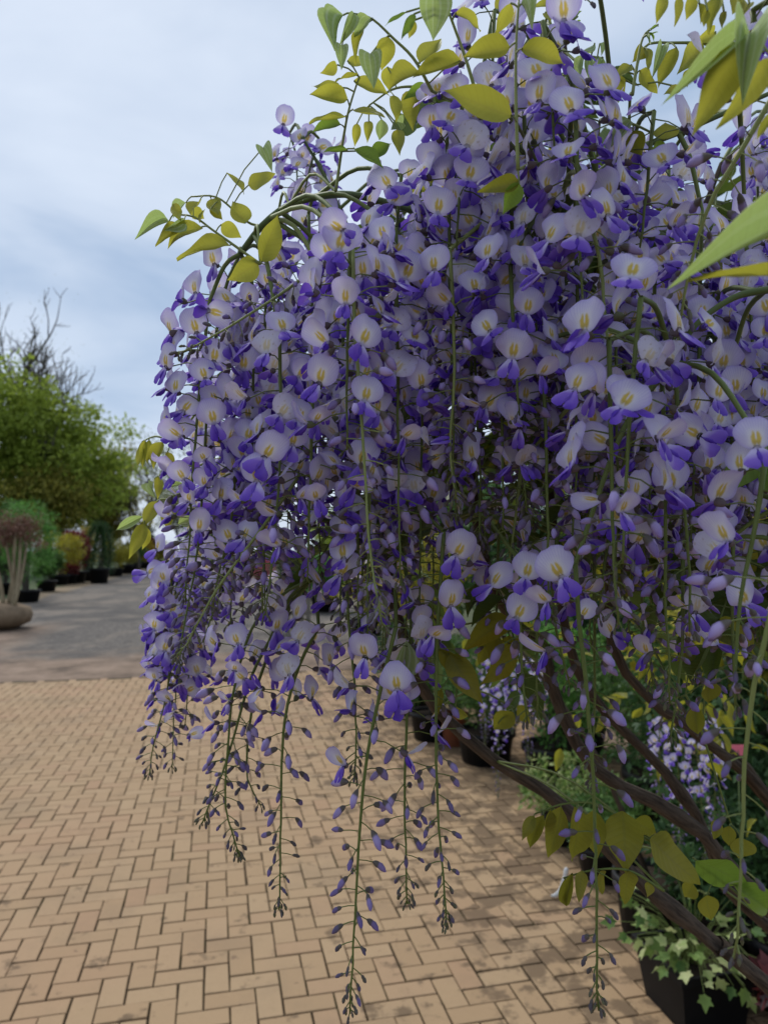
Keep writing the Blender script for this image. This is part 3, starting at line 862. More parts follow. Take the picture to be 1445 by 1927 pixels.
# arching green shoot that carries the left-hand racemes
sh = [P(860, 420, 0.72), P(740, 385, 0.68), P(650, 366, 0.64), P(560, 380, 0.60), P(500, 418, 0.59), P(452, 478, 0.61)]
pth = smooth_path(sh, 26)
m = MB(); m.add(*tube(pth, np.linspace(0.0038, 0.0026, 26), 7)); m.build('shoot', M['shoot'], root, origin=sh[0])
skel.append(pth)
for pts, z in [([(880, 640), (760, 650), (600, 655), (545, 668), (500, 690)], 0.72), ([(840, 985), (740, 1030), (660, 1060), (590, 1087)], 0.68), ([(740, 1000), (700, 980), (600, 975), (560, 900)], 0.66),
               ([(1050, 400), (1160, 300), (1300, 240), (1460, 170)], 0.55), ([(1050, 500), (1020, 420), (1015, 200), (1020, 40)], 0.60), ([(1500, 535), (1445, 545), (1380, 560), (1310, 610), (1265, 680)], 0.48),
               ([(880, 300), (900, 180), (925, 40), (930, 20)], 0.66), ([(1260, 560), (1400, 700), (1445, 850)], 0.72), ([(1640, 1400), (1540, 1060), (1520, 700), (1500, 400), (1500, 140), (1480, -60)], (0.55, 0.36)), ([(650, 420), (610, 330), (570, 260)], 0.78)]:
    sh = px_path(pts, z)
    pth = smooth_path(sh, 20)
    m = MB(); m.add(*tube(pth, np.linspace(0.003, 0.0016, 20), 6)); m.build('shoot', M['shoot'], root, origin=sh[0])
    skel.append(pth)
skel_all = np.concatenate(skel)
skel_wood = np.concatenate(skel[:len(STEMS)])

# pot for the vine
m = MB(); m.add(*lathe([(0.0, 0.0), (0.17, 0.0), (0.20, 0.30), (0.215, 0.30), (0.215, 0.335), (0.195, 0.335), (0.19, 0.29)], 28, base_w))
m.build('pot', M['pot'], root, origin=base_w)
m = MB(); m.add(*lathe([(0.195, 0.295), (0.10, 0.305), (0.0, 0.31)], 20, base_w, 0.01)); m.build('soil', M['soil'], root, origin=base_w)

# short stalk from each raceme's top to the nearest wood
for rc in RAC:
    d = np.linalg.norm(skel_all - rc.top, axis=1)
    q = skel_all[int(np.argmin(d))]
    if d.min() > 0.004:
        mid = (rc.top + q) / 2 + np.array([0, 0, 0.12 * d.min() + 0.004])
        rc.stem.add(*tube(smooth_path([q, mid, rc.top], 9), np.linspace(0.0021, 0.0016, 9), 5, False)[:2])

# which flowers and buds show largest from the path: simple depth-sorted coverage
def visible(items, rad):
    S = 4
    W_, H_ = 1445 // S + 1, 1927 // S + 1
    buf = np.zeros((H_, W_), bool)
    pr = [proj(p) for p in items]
    out = np.zeros(len(items))
    for i in np.argsort([q[2] for q in pr]):
        x, y, z = pr[i]
        r = rad[i] * FPX / z / S
        x, y = x / S, y / S
        x0, x1, y0, y1 = int(max(0, x - r)), int(min(W_, x + r + 1)), int(max(0, y - r)), int(min(H_, y + r + 1))
        if x1 <= x0 or y1 <= y0: continue
        yy, xx = np.mgrid[y0:y1, x0:x1]
        msk = ((xx - x) ** 2 + (yy - y) ** 2 <= r * r) & ~buf[y0:y1, x0:x1]
        out[i] = msk.sum()
        buf[y0:y1, x0:x1] |= msk
    return out
allf = [(ri, f) for ri, rc in enumerate(RAC) for f in rc.fl]
allb = [(ri, b) for ri, rc in enumerate(RAC) for b in rc.bd]
vis = visible([f[2] for _, f in allf] + [b[3] for _, b in allb], [0.009] * len(allf) + [b[4] * 0.4 for _, b in allb])
topf = set(np.argsort(-vis[:len(allf)])[:300].tolist())
topb = set(np.argsort(-vis[len(allf):])[:300].tolist())
rac_obj = []
for rc in RAC:
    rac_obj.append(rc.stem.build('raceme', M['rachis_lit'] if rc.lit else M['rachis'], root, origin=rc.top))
rf = [[] for _ in FT]
rb = {}
for i, (ri, f) in enumerate(allf):
    if i in topf:
        link('flower', FM[f[0]], rac_obj[ri], M=f[1])
    else:
        rf[f[0]].append(f[1])
for i, (ri, b) in enumerate(allb):
    if i in topb:
        link('bud', BM[b[0]][b[1]], rac_obj[ri], M=b[2])
    else:
        rb.setdefault((b[0], b[1]), []).append(b[2])
m = MB()
for T, L in zip(FT, rf):
    if L: m.inst(T, np.array(L))
tag(m.build('blossom', FMATS, root, origin=base_w), kind='stuff')
m = MB()
for (k_, q), L in rb.items():
    m.inst(BT[k_][q], np.array(L))
tag(m.build('small_buds', M['bud'], root, origin=base_w), kind='stuff')
print('flowers', len(allf), 'buds', len(allb), 'racemes', len(RAC))

# ------------------------------------------------------------------ wisteria: leaves traced from the photograph
LM = {k: [mesh_of(T, 'leaflet', M['leaf_' + k]) for T in (LTF if k == 'p' else LT)] for k in 'ypgo'}
R4, R5, R6, R7, R1, R3 = (2.627, 250, 400), (2.627, 550, 0), (2.919, 950, 0), (2.429, 850, 800), (2.580, 0, 560), (2.064, 745, 1100)
LEAVES = [
 (R5, 0.50, [(690, 450), (600, 290), (500, 190), (390, 90), (290, 65)], [(830, 300, 595, 385, 105, 'y'), (622, 345, 475, 440, 130, 'y'), (632, 312, 735, 192, 100, 'y'), (470, 180, 440, 350, 88, 'y'), (360, 130, 300, 310, 72, 'y'), (390, 92, 302, 180, 75, 'p'), (302, 66, 234, 225, 55, 'p'), (252, 75, 198, 240, 45, 'p'), (385, 272, 400, 432, 105, 'p'), (245, 228, 242, 342, 62, 'p')]),
 (R5, 0.54, [(215, 945), (250, 700), (280, 540), (330, 380)], [(272, 490, 85, 468, 90, 'y'), (265, 572, 82, 605, 78, 'y'), (238, 615, 98, 655, 75, 'g'), (300, 540, 458, 578, 110, 'y'), (305, 398, 488, 478, 80, 'y'), (238, 432, 95, 424, 60, 'y'), (222, 320, 138, 360, 55, 'y'), (322, 368, 210, 402, 52, 'y'), (272, 300, 362, 325, 52, 'y'), (272, 742, 155, 752, 72, 'g'), (308, 735, 450, 830, 110, 'g'), (400, 775, 492, 708, 80, 'g')]),
 (R5, 0.58, [(690, 460), (620, 430), (500, 440), (380, 520)], [(500, 470, 512, 608, 58, 'y'), (600, 450, 598, 648, 95, 'y'), (520, 640, 532, 768, 62, 'y'), (690, 470, 548, 488, 92, 'g'), (320, 610, 308, 725, 42, 'y'), (378, 598, 370, 702, 44, 'y'), (440, 588, 430, 695, 58, 'p'), (505, 600, 545, 640, 60, 'p'), (470, 330, 480, 450, 60, 'y')]),
 (R5, 0.44, [(1115, 840), (1105, 500), (1105, 240), (1120, -20)], [(1082, 570, 742, 445, 150, 'y'), (1072, 235, 842, 285, 112, 'y'), (1135, 240, 1352, 312, 112, 'y'), (1078, 15, 1000, 182, 72, 'y'), (1130, 20, 1192, 135, 34, 'p'), (1120, 892, 915, 945, 85, 'o'), (1120, 905, 1040, 1062, 92, 'g')]),
 (R5, 0.46, [(905, 450), (850, 270), (770, 50), (740, -60)], [(808, 62, 938, 148, 72, 'y'), (700, -30, 695, 195, 150, 'p'), (600, 70, 540, 195, 42, 'g'), (562, 60, 458, 128, 38, 'g'), (602, 100, 575, 192, 44, 'y'), (770, -40, 860, -10, 70, 'y')]),
 (R5, 0.58, [(1290, 170), (1260, 60), (1250, -40)], [(1300, 25, 1185, 40, 60, 'y'), (1250, 60, 1275, 110, 40, 'y'), (1050, -20, 1000, 60, 60, 'y')]),
 (R4, 0.56, [(630, 255), (540, 190), (400, 90), (300, 20), (200, 10)], [(640, 242, 718, 8, 118, 'y'), (618, 240, 468, 332, 108, 'y'), (482, 160, 212, 216, 95, 'y'), (342, 70, 168, 175, 78, 'y'), (238, 62, 112, 156, 62, 'y'), (180, 46, 10, 126, 46, 'p'), (255, 36, 160, 88, 60, 'p'), (438, 58, 538, 125, 72, 'y'), (300, -20, 355, 30, 60, 'y'), (200, -40, 240, 40, 50, 'y'), (350, -10, 330, 50, 60, 'y')]),
 ((1, 0, 0), 0.62, [(520, 425), (470, 420), (410, 372), (360, 370)], [(428, 325, 460, 365, 34, 'y'), (462, 420, 438, 378, 38, 'y'), (468, 348, 518, 326, 34, 'y'), (495, 278, 512, 322, 26, 'p'), (376, 378, 362, 410, 30, 'y'), (398, 374, 414, 406, 27, 'y'), (350, 382, 325, 410, 22, 'p'), (395, 395, 420, 415, 20, 'o')]),
 (R1, 0.68, [(850, 700), (800, 685), (750, 675), (690, 700)], [(690, 702, 668, 842, 38, 'y'), (706, 695, 695, 832, 34, 'y'), (726, 690, 715, 818, 44, 'y'), (788, 700, 745, 832, 62, 'y'), (815, 750, 818, 852, 50, 'y')]),
 (R1, 0.64, [(880, 1010), (830, 985), (770, 985), (700, 1060)], [(695, 1062, 562, 1130, 46, 'p'), (765, 990, 698, 1115, 74, 'y'), (702, 1098, 626, 1268, 64, 'y'), (716, 1118, 690, 1228, 42, 'y'), (785, 990, 806, 1102, 48, 'y'), (832, 1008, 820, 1132, 68, 'y'), (940, 1058, 862, 1102, 54, 'p')]),
 (R1, 0.70, [(860, 860), (800, 850), (750, 880)], [(745, 898, 752, 972, 44, 'p'), (900, 902, 782, 922, 32, 'p'), (770, 870, 765, 980, 40, 'y')]),
 (R6, 0.33, [(1480, 150), (1380, 215), (1280, 245), (1220, 255)], [(1300, 240, 1030, 745, 185, 'y'), (1470, 320, 1160, 712, 135, 'y'), (1250, 230, 868, 565, 110, 'p'), (1345, 185, 1310, 545, 180, 'p'), (1500, 620, 1380, 770, 70, 'y')]),
 (R6, 0.30, [(1560, 1330), (1500, 1400), (1440, 1470)], [(1500, 1290, 912, 1562, 165, 'p'), (1520, 1490, 1015, 1532, 60, 'y')]),
 (R6, 0.40, [(1330, -30), (1180, -40), (1000, -50), (870, -30)], [(868, -20, 830, 128, 62, 'y'), (958, -20, 930, 148, 54, 'y'), (1030, -20, 990, 112, 62, 'y'), (1190, -30, 1105, 184, 100, 'y'), (1065, 20, 1072, 132, 44, 'y'), (1280, -20, 1248, 80, 80, 'y'), (1340, 20, 1270, 120, 60, 'y'), (1110, 60, 1090, 150, 40, 'y'), (1200, 60, 1190, 160, 36, 'o')]),
 (R6, 0.52, [(1250, 265), (1100, 240), (930, 235), (760, 262), (700, 520)], [(1155, 172, 1030, 236, 72, 'y'), (940, 262, 838, 488, 95, 'y'), (1088, 258, 945, 410, 112, 'y'), (858, 258, 808, 424, 55, 'p'), (765, 265, 702, 335, 75, 'o'), (738, 388, 838, 512, 105, 'y'), (690, 355, 598, 432, 74, 'y'), (598, 428, 656, 512, 62, 'y'), (548, 388, 592, 472, 55, 'y'), (785, 270, 790, 380, 46, 'y'), (960, 480, 870, 520, 50, 'y'), (1010, 380, 1000, 480, 46, 'o')]),
 (R6, 0.50, [(540, 672), (620, 668), (720, 690), (880, 770)], [(690, 668, 578, 808, 85, 'p'), (702, 720, 752, 855, 100, 'o'), (880, 765, 880, 672, 125, 'y'), (870, 780, 800, 860, 60, 'g')]),
 (R6, 0.56, [(380, 330), (440, 310), (540, 320)], [(438, 300, 408, 425, 46, 'p'), (472, 308, 460, 442, 46, 'p'), (510, 308, 522, 445, 46, 'p'), (535, 315, 548, 425, 34, 'p'), (492, 235, 418, 295, 44, 'p'), (520, 238, 530, 305, 36, 'p')]),
 (R6, 0.56, [(460, 465), (520, 448), (590, 478)], [(520, 458, 500, 565, 34, 'p'), (550, 465, 545, 582, 30, 'p'), (578, 470, 592, 585, 30, 'p'), (590, 478, 618, 582, 24, 'p')]),
 (R6, 0.60, [(300, 190), (340, 140), (400, 90)], [(345, 140, 415, 110, 16, 'g'), (350, 130, 400, 180, 16, 'g'), (355, 120, 420, 60, 16, 'g'), (330, 160, 370, 190, 14, 'g')]),
 (R6, 0.50, [(700, 520), (720, 380), (760, 200), (840, 135)], [(800, 165, 845, 138, 14, 'g'), (790, 180, 822, 230, 16, 'g'), (780, 190, 800, 240, 16, 'g'), (770, 200, 840, 175, 14, 'g')]),
 (R7, 0.50, [(1520, 40), (1440, 80), (1300, 210)], [(1470, 60, 1178, 335, 150, 'g'), (1445, 170, 1500, 350, 90, 'g')]),
 (R3, 0.62, [(1010, 1010), (960, 980), (800, 860), (660, 850), (540, 890)], [(880, 880, 890, 1125, 135, 'o'), (700, 868, 690, 1085, 95, 'o'), (640, 866, 588, 1062, 82, 'o'), (572, 895, 520, 1025, 54, 'o'), (535, 898, 488, 995, 44, 'o'), (602, 878, 580, 955, 44, 'o'), (765, 878, 782, 1065, 84, 'o'), (985, 985, 1185, 1165, 145, 'o'), (925, 918, 1008, 968, 84, 'o')]),
 (R3, 0.66, [(1420, 1290), (1300, 1180), (1150, 1060)], [(1165, 1070, 1385, 1185, 120, 'g'), (1320, 1170, 1450, 1265, 95, 'g'), (1205, 1208, 1222, 1305, 76, 'o'), (1150, 1160, 1120, 1215, 60, 'o')]),
 (R3, 0.60, [(1040, 1190), (900, 1110), (760, 1110), (650, 1140)], [(905, 1112, 888, 1245, 76, 'o'), (792, 1112, 802, 1205, 62, 'o'), (722, 1112, 710, 1235, 50, 'o'), (682, 1125, 660, 1255, 44, 'o'), (656, 1145, 650, 1245, 26, 'o'), (985, 1160, 975, 1215, 40, 'o')]),
 (R3, 0.70, [(560, 190), (480, 180), (400, 185), (350, 205)], [(352, 208, 318, 315, 50, 'o'), (392, 200, 368, 308, 58, 'o'), (440, 198, 430, 305, 56, 'o'), (520, 205, 458, 305, 62, 'o')]),
 (R3, 0.58, [(110, 200), (170, 250), (240, 330)], [(205, 270, 338, 465, 96, 'o'), (165, 255, 295, 335, 64, 'o'), (40, 215, 18, 395, 90, 'p'), (112, 215, 122, 335, 84, 'p'), (175, 405, 165, 508, 30, 'o'), (232, 478, 280, 515, 42, 'y')]),
 (R3, 0.74, [(460, 480), (430, 500), (395, 540)], [(455, 495, 380, 565, 74, 'o'), (470, 470, 520, 540, 50, 'o')]),
 (R3, 0.62, [(1100, 440), (1150, 470), (1300, 930)], [(1160, 475, 1172, 585, 64, 'o'), (1252, 915, 1232, 990, 46, 'o'), (1292, 938, 1290, 1015, 50, 'o'), (1340, 985, 1328, 1065, 92, 'o'), (1230, 380, 1210, 460, 70, 'o'), (1150, 240, 1090, 300, 60, 'o')]),
]
toCam = -FWD
n_leaflet = 0
for (s_, ox, oy), z, rac, lfs in LEAVES:
    rp_ = [P(ox + x / s_, oy + y / s_, z + 0.004) for x, y in rac]
    path = smooth_path(rp_, 16)
    m = MB()
    m.add(*tube(path, np.linspace(0.0013, 0.0007, 16), 5)[:2])
    sk = skel_wood if oy >= 1000 else skel_all
    d = np.linalg.norm(sk - path[0], axis=1)
    q = sk[int(np.argmin(d))]
    m.add(*tube(smooth_path([q, (q + path[0]) / 2 + np.array([0, 0, 0.02]), path[0]], 8), np.linspace(0.0013, 0.0011, 8), 5, False)[:2])
    ends = []
    for (x0, y0, x1, y1, w, k) in lfs:
        zb = z + rng.uniform(-0.006, 0.006)
        b0 = P(ox + x0 / s_, oy + y0 / s_, zb)
        t0 = P(ox + x1 / s_, oy + y1 / s_, zb + rng.uniform(-0.012, 0.012))
        # a short stalk to the leaf's own midrib
        dd = np.linalg.norm(path - b0, axis=1)
        qq = path[int(np.argmin(dd))]
        if dd.min() > 0.002:
            m.add(*tube([qq, (qq + b0) / 2 + np.array([0, 0, 0.1 * dd.min()]), b0], 0.0006, 4, False)[:2])
        ends.append((b0, t0, w / s_ / FPX * zb, k))
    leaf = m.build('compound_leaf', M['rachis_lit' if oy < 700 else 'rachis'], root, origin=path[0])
    for b0, t0, w, k in ends:
        Ln = np.linalg.norm(t0 - b0)
        R = frame(t0 - b0, toCam + nrm(0.38) + np.array([0, 0, 0.12]))
        me = LM[k][int(rng.integers(0, len(LM[k])))]
        link('leaflet', me, leaf, M=mat4(R, b0, (w * 1.08, Ln, Ln)))
        n_leaflet += 1

# leaves inside the plant, mostly in a green darkened to paint the shade there: one joined part
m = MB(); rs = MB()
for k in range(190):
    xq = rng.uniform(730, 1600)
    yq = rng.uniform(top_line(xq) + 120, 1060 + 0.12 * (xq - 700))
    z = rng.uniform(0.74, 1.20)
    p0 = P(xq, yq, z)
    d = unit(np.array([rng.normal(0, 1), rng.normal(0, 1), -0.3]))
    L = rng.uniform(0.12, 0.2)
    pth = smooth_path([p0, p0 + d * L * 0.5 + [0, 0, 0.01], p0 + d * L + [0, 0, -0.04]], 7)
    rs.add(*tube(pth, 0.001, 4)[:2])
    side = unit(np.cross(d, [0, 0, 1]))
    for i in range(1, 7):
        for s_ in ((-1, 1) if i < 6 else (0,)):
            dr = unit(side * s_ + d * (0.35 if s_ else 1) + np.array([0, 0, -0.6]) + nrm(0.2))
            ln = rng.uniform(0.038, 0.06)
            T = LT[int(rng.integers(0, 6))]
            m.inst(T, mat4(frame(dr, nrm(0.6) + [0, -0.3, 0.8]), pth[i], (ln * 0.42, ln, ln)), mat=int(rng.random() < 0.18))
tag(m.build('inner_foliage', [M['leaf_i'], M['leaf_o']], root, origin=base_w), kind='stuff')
tag(rs.build('inner_leaf_stalks', M['rachis'], root, origin=base_w), kind='stuff')
print('leaflets', n_leaflet)
# ------------------------------------------------------------------ background plants
def quad_leaf(w=0.5, bend=0.15):
    """small pointed leaf, base at origin, tip y=1"""
    v = np.array([[0, 0, 0], [-w / 2, 0.42, bend * 0.5], [0, 0.5, 0], [w / 2, 0.42, bend * 0.5], [0, 1, -bend]])
    m = MB(); m.add(v, [np.array([[0, 2, 1], [0, 3, 2], [1, 2, 4], [2, 3, 4]])], np.stack([v[:, 0] * 2, v[:, 1]], -1))
    return m.template()
QL = quad_leaf()
QN = quad_leaf(0.16, 0.05)
def lobed_leaf():
    ang = np.radians([-150, -118, -90, -62, -38, -18, 0, 18, 38, 62, 90, 118, 150])
    rad = np.array([0.35, 0.50, 0.42, 0.72, 0.46, 0.62, 1.0, 0.62, 0.46, 0.72, 0.42, 0.50, 0.35])
    v = [[0, 0.05, 0.0]] + [[math.sin(a) * r * 0.62, 0.40 + math.cos(a) * r * 0.6, 0.10 * abs(math.sin(a)) - 0.08 * math.cos(a)] for a, r in zip(ang, rad)]
    v = np.array([[0, 0.35, 0]] + v[0:1] + v[1:])
    n = len(v)
    f = [[0, k + 1, k] for k in range(2, n - 1)] + [[0, 2, 1], [0, 1, n - 1]]
    m = MB(); m.add(v, [np.array(f)], np.stack([v[:, 0] * 1.4, v[:, 1]], -1))
    return m.template()
LOB = lobed_leaf()

def scatter(mb, T, centers, normals, size, jit=0.6, mat=0):
    n = len(centers)
    d = normals + rng.normal(0, jit, (n, 3))
    d /= np.maximum(np.linalg.norm(d, axis=1, keepdims=True), 1e-6)
    h = rng.normal(0, 1, (n, 3)); h[:, 2] += 0.8
    h -= d * np.sum(h * d, axis=1, keepdims=True)
    h /= np.maximum(np.linalg.norm(h, axis=1, keepdims=True), 1e-6)
    x = np.cross(d, h)
    s = size * rng.uniform(0.6, 1.3, n)
    Mx = np.zeros((n, 4, 4)); Mx[:, 3, 3] = 1
    Mx[:, :3, 0] = x * s[:, None]; Mx[:, :3, 1] = d * s[:, None]; Mx[:, :3, 2] = h * s[:, None]
    Mx[:, :3, 3] = centers
    mb.inst(T, Mx, mat=mat)
def blob_points(c, r, n_cl, n_leaf, clr, shell=0.55):
    """leaf positions: clumps spread through an ellipsoid"""
    c = np.asarray(c, float); r = np.asarray(r, float)
    d = rng.normal(0, 1, (n_cl, 3)); d /= np.linalg.norm(d, axis=1, keepdims=True)
    q = c + d * r * (shell + (1 - shell) * rng.random((n_cl, 1)) ** 0.7)
    P0 = np.repeat(q, n_leaf, axis=0)
    off = rng.normal(0, 1, P0.shape); off /= np.maximum(np.linalg.norm(off, axis=1, keepdims=True), 1e-6)
    rr = clr * np.repeat(rng.uniform(0.6, 1.4, n_cl), n_leaf)[:, None] * rng.random((len(P0), 1)) ** 0.45
    return P0 + off * rr * [1, 1, 0.7], off, q

def branch_tree(mb, p, d, L, r, depth, tips, spread=0.55, up=0.15):
    n = 5
    pts = [p]
    dd = unit(d)
    for k in range(n):
        dd = unit(dd + nrm(0.12) + np.array([0, 0, up * 0.3]))
        pts.append(pts[-1] + dd * L / n)
    mb.add(*tube(pts, np.linspace(r, r * 0.6, n + 1), 6 if depth > 2 else 4, False)[:2])
    if depth == 0:
        tips.append(pts[-1]); return
    for k in range(rng.integers(2, 4)):
        q = pts[int(rng.integers(2, n + 1))] if k else pts[-1]
        branch_tree(mb, q, unit(dd + nrm(spread) + np.array([0, 0, up])), L * rng.uniform(0.6, 0.82), r * 0.64, depth - 1, tips, spread, up)

def tree(label, base, H, crown_r, mat, name='broadleaf_tree', n_cl=120, n_leaf=60, leaf=0.22, crown_c=0.62, rz=0.40, group=None, lobes=5):
    base = np.asarray(base, float)
    t = thing(name, label, 'tree', base, group)
    tm, tips = MB(), []
    branch_tree(tm, base - [0, 0, 0.05], [0.02, 0, 1], H * 0.30, H * 0.022, 4, tips, 0.5, 0.25)
    tm.build('trunk', M['tree_bark'], t, origin=base)
    cm = MB()
    cc = base + np.array([0, 0, H * crown_c])
    for k in range(lobes):
        o = np.array([rng.uniform(-1, 1) * crown_r * 0.45, rng.uniform(-1, 1) * crown_r * 0.45, rng.uniform(-0.7, 0.9) * H * rz * 0.45])
        if k == 0: o = np.array([0, 0, H * rz * 0.45])
        rr = np.array([crown_r * 0.62, crown_r * 0.62, H * rz * 0.55]) * rng.uniform(0.75, 1.1)
        pts, nr, _ = blob_points(cc + o, rr, n_cl // lobes, n_leaf, crown_r * 0.20, 0.4)
        scatter(cm, QL, pts, nr + [0, 0, -0.2], leaf)
    cm.build('crown', mat, t, origin=base)
    return t
def bare_tree(label, base, H, name='bare_tree', mat='tree_bark'):
    base = np.asarray(base, float)
    t = thing(name, label, 'tree', base)
    tm, tips = MB(), []
    branch_tree(tm, base - [0, 0, 0.05], [0, 0, 1], H * 0.27, H * 0.016, 6, tips, 0.55, 0.16)
    tm.build('trunk', M[mat], t, origin=base)
    cm = MB(); tips = np.array(tips)
    pts = np.repeat(tips, 3, axis=0) + rng.normal(0, H * 0.02, (len(tips) * 3, 3))
    scatter(cm, QL, pts, np.zeros_like(pts), 0.10)
    cm.build('crown', M['f_grey'], t, origin=base)
    return t

def pot_mesh(parent, base, r, h, mat='pot'):
    m = MB(); m.add(*lathe([(0.0, 0.0), (r * 0.82, 0.0), (r * 0.96, h * 0.84), (r * 1.05, h * 0.845), (r * 1.05, h), (r * 0.95, h), (r * 0.92, h * 0.88)], 20, base))
    m.build('pot', M[mat], parent, origin=base)
    m = MB(); m.add(*lathe([(r * 0.93, h * 0.88), (r * 0.5, h * 0.92), (0.0, h * 0.93)], 14, base, 0.02))
    m.build('soil', M['soil'], parent, origin=base)
def shrub(label, base, pr, ph, H, W, mat, leaf=0.05, n_cl=70, n_leaf=40, name='potted_shrub', T=None, pot='pot', low=0.25, shape='round', group=None, cat='shrub'):
    """H: height of foliage top above ground"""
    base = np.asarray(base, float)
    t = thing(name, label, cat, base, group)
    pot_mesh(t, base, pr, ph, pot)
    z0 = ph * 0.9
    sm = MB()
    for k in range(5):
        d = unit([rng.normal(0, 0.30), rng.normal(0, 0.30), 1])
        st = base + [d[0] * pr * 0.5, d[1] * pr * 0.5, z0]
        tipp = base + np.array([d[0] * W * 0.8, d[1] * W * 0.8, z0 + (H - z0) * rng.uniform(0.6, 0.9)])
        sm.add(*tube(smooth_path([st, (st + tipp) / 2 + nrm(0.02), tipp], 7), np.linspace(0.012, 0.004, 7) * max(0.5, H), 5, False)[:2])
    sm.build('stem', M['tree_bark'], t, origin=base)
    cm = MB()
    zc = z0 + (H - z0) * (0.5 + low * 0.3)
    if shape == 'cone':
        n = n_cl * n_leaf
        v = rng.random(n) ** 0.8
        rad = W * (1 - v) ** 0.6 * (0.55 + 0.45 * rng.random(n) ** 0.5) * (1 + 0.12 * np.sin(v * 40))
        a = rng.uniform(0, 6.283, n)
        pts = base + np.stack([np.cos(a) * rad, np.sin(a) * rad, z0 + (H - z0) * v * 0.97], -1)
        scatter(cm, T or QN, pts, np.stack([np.cos(a), np.sin(a), np.full(n, 0.7)], -1), leaf, 0.4)
    else:
        pts, nr, _ = blob_points(base + [0, 0, zc], [W, W, (H - z0) * 0.5], n_cl, n_leaf, W * 0.28, 0.35)
        scatter(cm, T or QL, pts, nr + [0, 0, 0.15], leaf)
    cm.build('foliage', M[mat], t, origin=base)
    return t

# --- trees behind the left side of the drive
def far(px, py, k): return G(px, py) * np.array([k, k, 0])
tree('tall fresh green broadleaf tree with a rounded crown', far(30, 1103, 1.45), 15.6, 6.2, M['f_green'], n_cl=240, n_leaf=80, leaf=0.37, crown_c=0.52, rz=0.48)
tree('broad green tree sloping down beside the tallest green crown', far(118, 1098, 1.4), 14.0, 5.4, M['f_green'], n_cl=220, n_leaf=80, leaf=0.36, crown_c=0.52, rz=0.48)
tree('olive and yellow leaved tree behind the potted maple', far(192, 1088, 1.3), 10.8, 4.0, M['f_olive'], n_cl=180, n_leaf=70, leaf=0.31, crown_c=0.5, rz=0.48)
tree('olive green tree between the two fresh green crowns', far(85, 1095, 1.25), 8.6, 4.4, M['f_olive'], n_cl=160, n_leaf=60, leaf=0.30, crown_c=0.46, rz=0.48)
tree('thin grey-green tree at the end of the drive', G(238, 1072) + [0, 4, 0], 14.5, 4.4, M['f_grey'], n_cl=90, n_leaf=36, leaf=0.26, crown_c=0.58)
tree('low grey-green tree closing the end of the drive', G(292, 1070) + [0, 8, 0], 10.5, 4.5, M['f_grey'], n_cl=110, n_leaf=45, leaf=0.30, crown_c=0.5)
tree('small mid green tree right of the drive beyond the wooden crate', G(400, 1070) + [0, 2, 0], 7.0, 4.0, M['f_mid'], n_cl=110, n_leaf=50, leaf=0.26, crown_c=0.5)
bare_tree('bare grey twigged tree rising above the green crowns', far(-2, 1098, 1.35), 26)
tree('green hedge tree behind the right-hand row of pots', AB(13.5, 5.0), 3.6, 2.2, M['f_mid'], n_cl=160, n_leaf=60, leaf=0.15, crown_c=0.48, rz=0.5)
tree('dark hedge tree behind the yellow-green shrubs', AB(9.0, 5.6), 3.3, 2.2, M['f_dark'], n_cl=160, n_leaf=60, leaf=0.14, crown_c=0.48, rz=0.5)
tree('leafy hedge tree at the back of the right-hand pots', AB(6.2, 6.0), 3.0, 2.0, M['f_mid'], n_cl=160, n_leaf=60, leaf=0.12, crown_c=0.48, rz=0.5)
for k, (a_, b_, h_) in enumerate(((26, 9.5, 4.2), (33, 8.5, 4.8), (41, 10.5, 5.2), (22, 14, 4.6), (30, 17, 5.4), (50, 9.0, 5.6), (62, 10, 6.0))):
    tree(('deep green', 'yellowish olive', 'light fresh green')[k % 3] + ' tree in the belt of trees far beyond the crate and pots', AB(a_, b_), h_, 3.4, M[('f_mid', 'f_olive', 'f_green')[k % 3]], n_cl=90, n_leaf=45, leaf=0.24, crown_c=0.45, rz=0.5, group='tree belt beyond the pots')
bare_tree('slender bare tree with pale twigs before the drive bends', G(262, 1078), 10.5)

# --- multi-stemmed tree in an earth ball
b0 = G(-8, 1182)
t = thing('earth_ball_tree', 'russet leaved tree with pale bare stems in a big round earth ball', 'tree', b0)
m = MB(); m.add(*lathe([(0.0, 0.0), (0.45, 0.0), (0.72, 0.14), (0.78, 0.30), (0.70, 0.46), (0.40, 0.55), (0.0, 0.57)], 26, b0, 0.015)); m.build('earth_ball', M['burlap'], t, origin=b0)
m = MB(); tips = []
for px, px1 in ((8, -18), (15, 30), (22, 8), (30, 52), (36, 40), (26, 26)):
    s0 = b0 + np.array([(px + 8) / FPX * 16.5 * 0.9, rng.uniform(-0.2, 0.2), 0.5])
    tp = P(px1, 1005 + rng.uniform(-20, 20), 16.5 + rng.uniform(-0.3, 0.3))
    pth = smooth_path([s0, (s0 * 0.6 + tp * 0.4) + np.array([0.04, 0, 0]), tp], 9)
    m.add(*tube(pth, np.linspace(0.05, 0.025, 9), 7)[:2]); tips.append(tp)
m.build('stem', M['pale_bark'], t, origin=b0)
m = MB()
for tp in tips:
    pts, nr, _ = blob_points(tp + [0, 0, 0.05], [0.5, 0.5, 0.36], 24, 28, 0.15, 0.1)
    scatter(m, QL, pts, nr, 0.06)
m.build('crown', M['f_brown'], t, origin=b0)

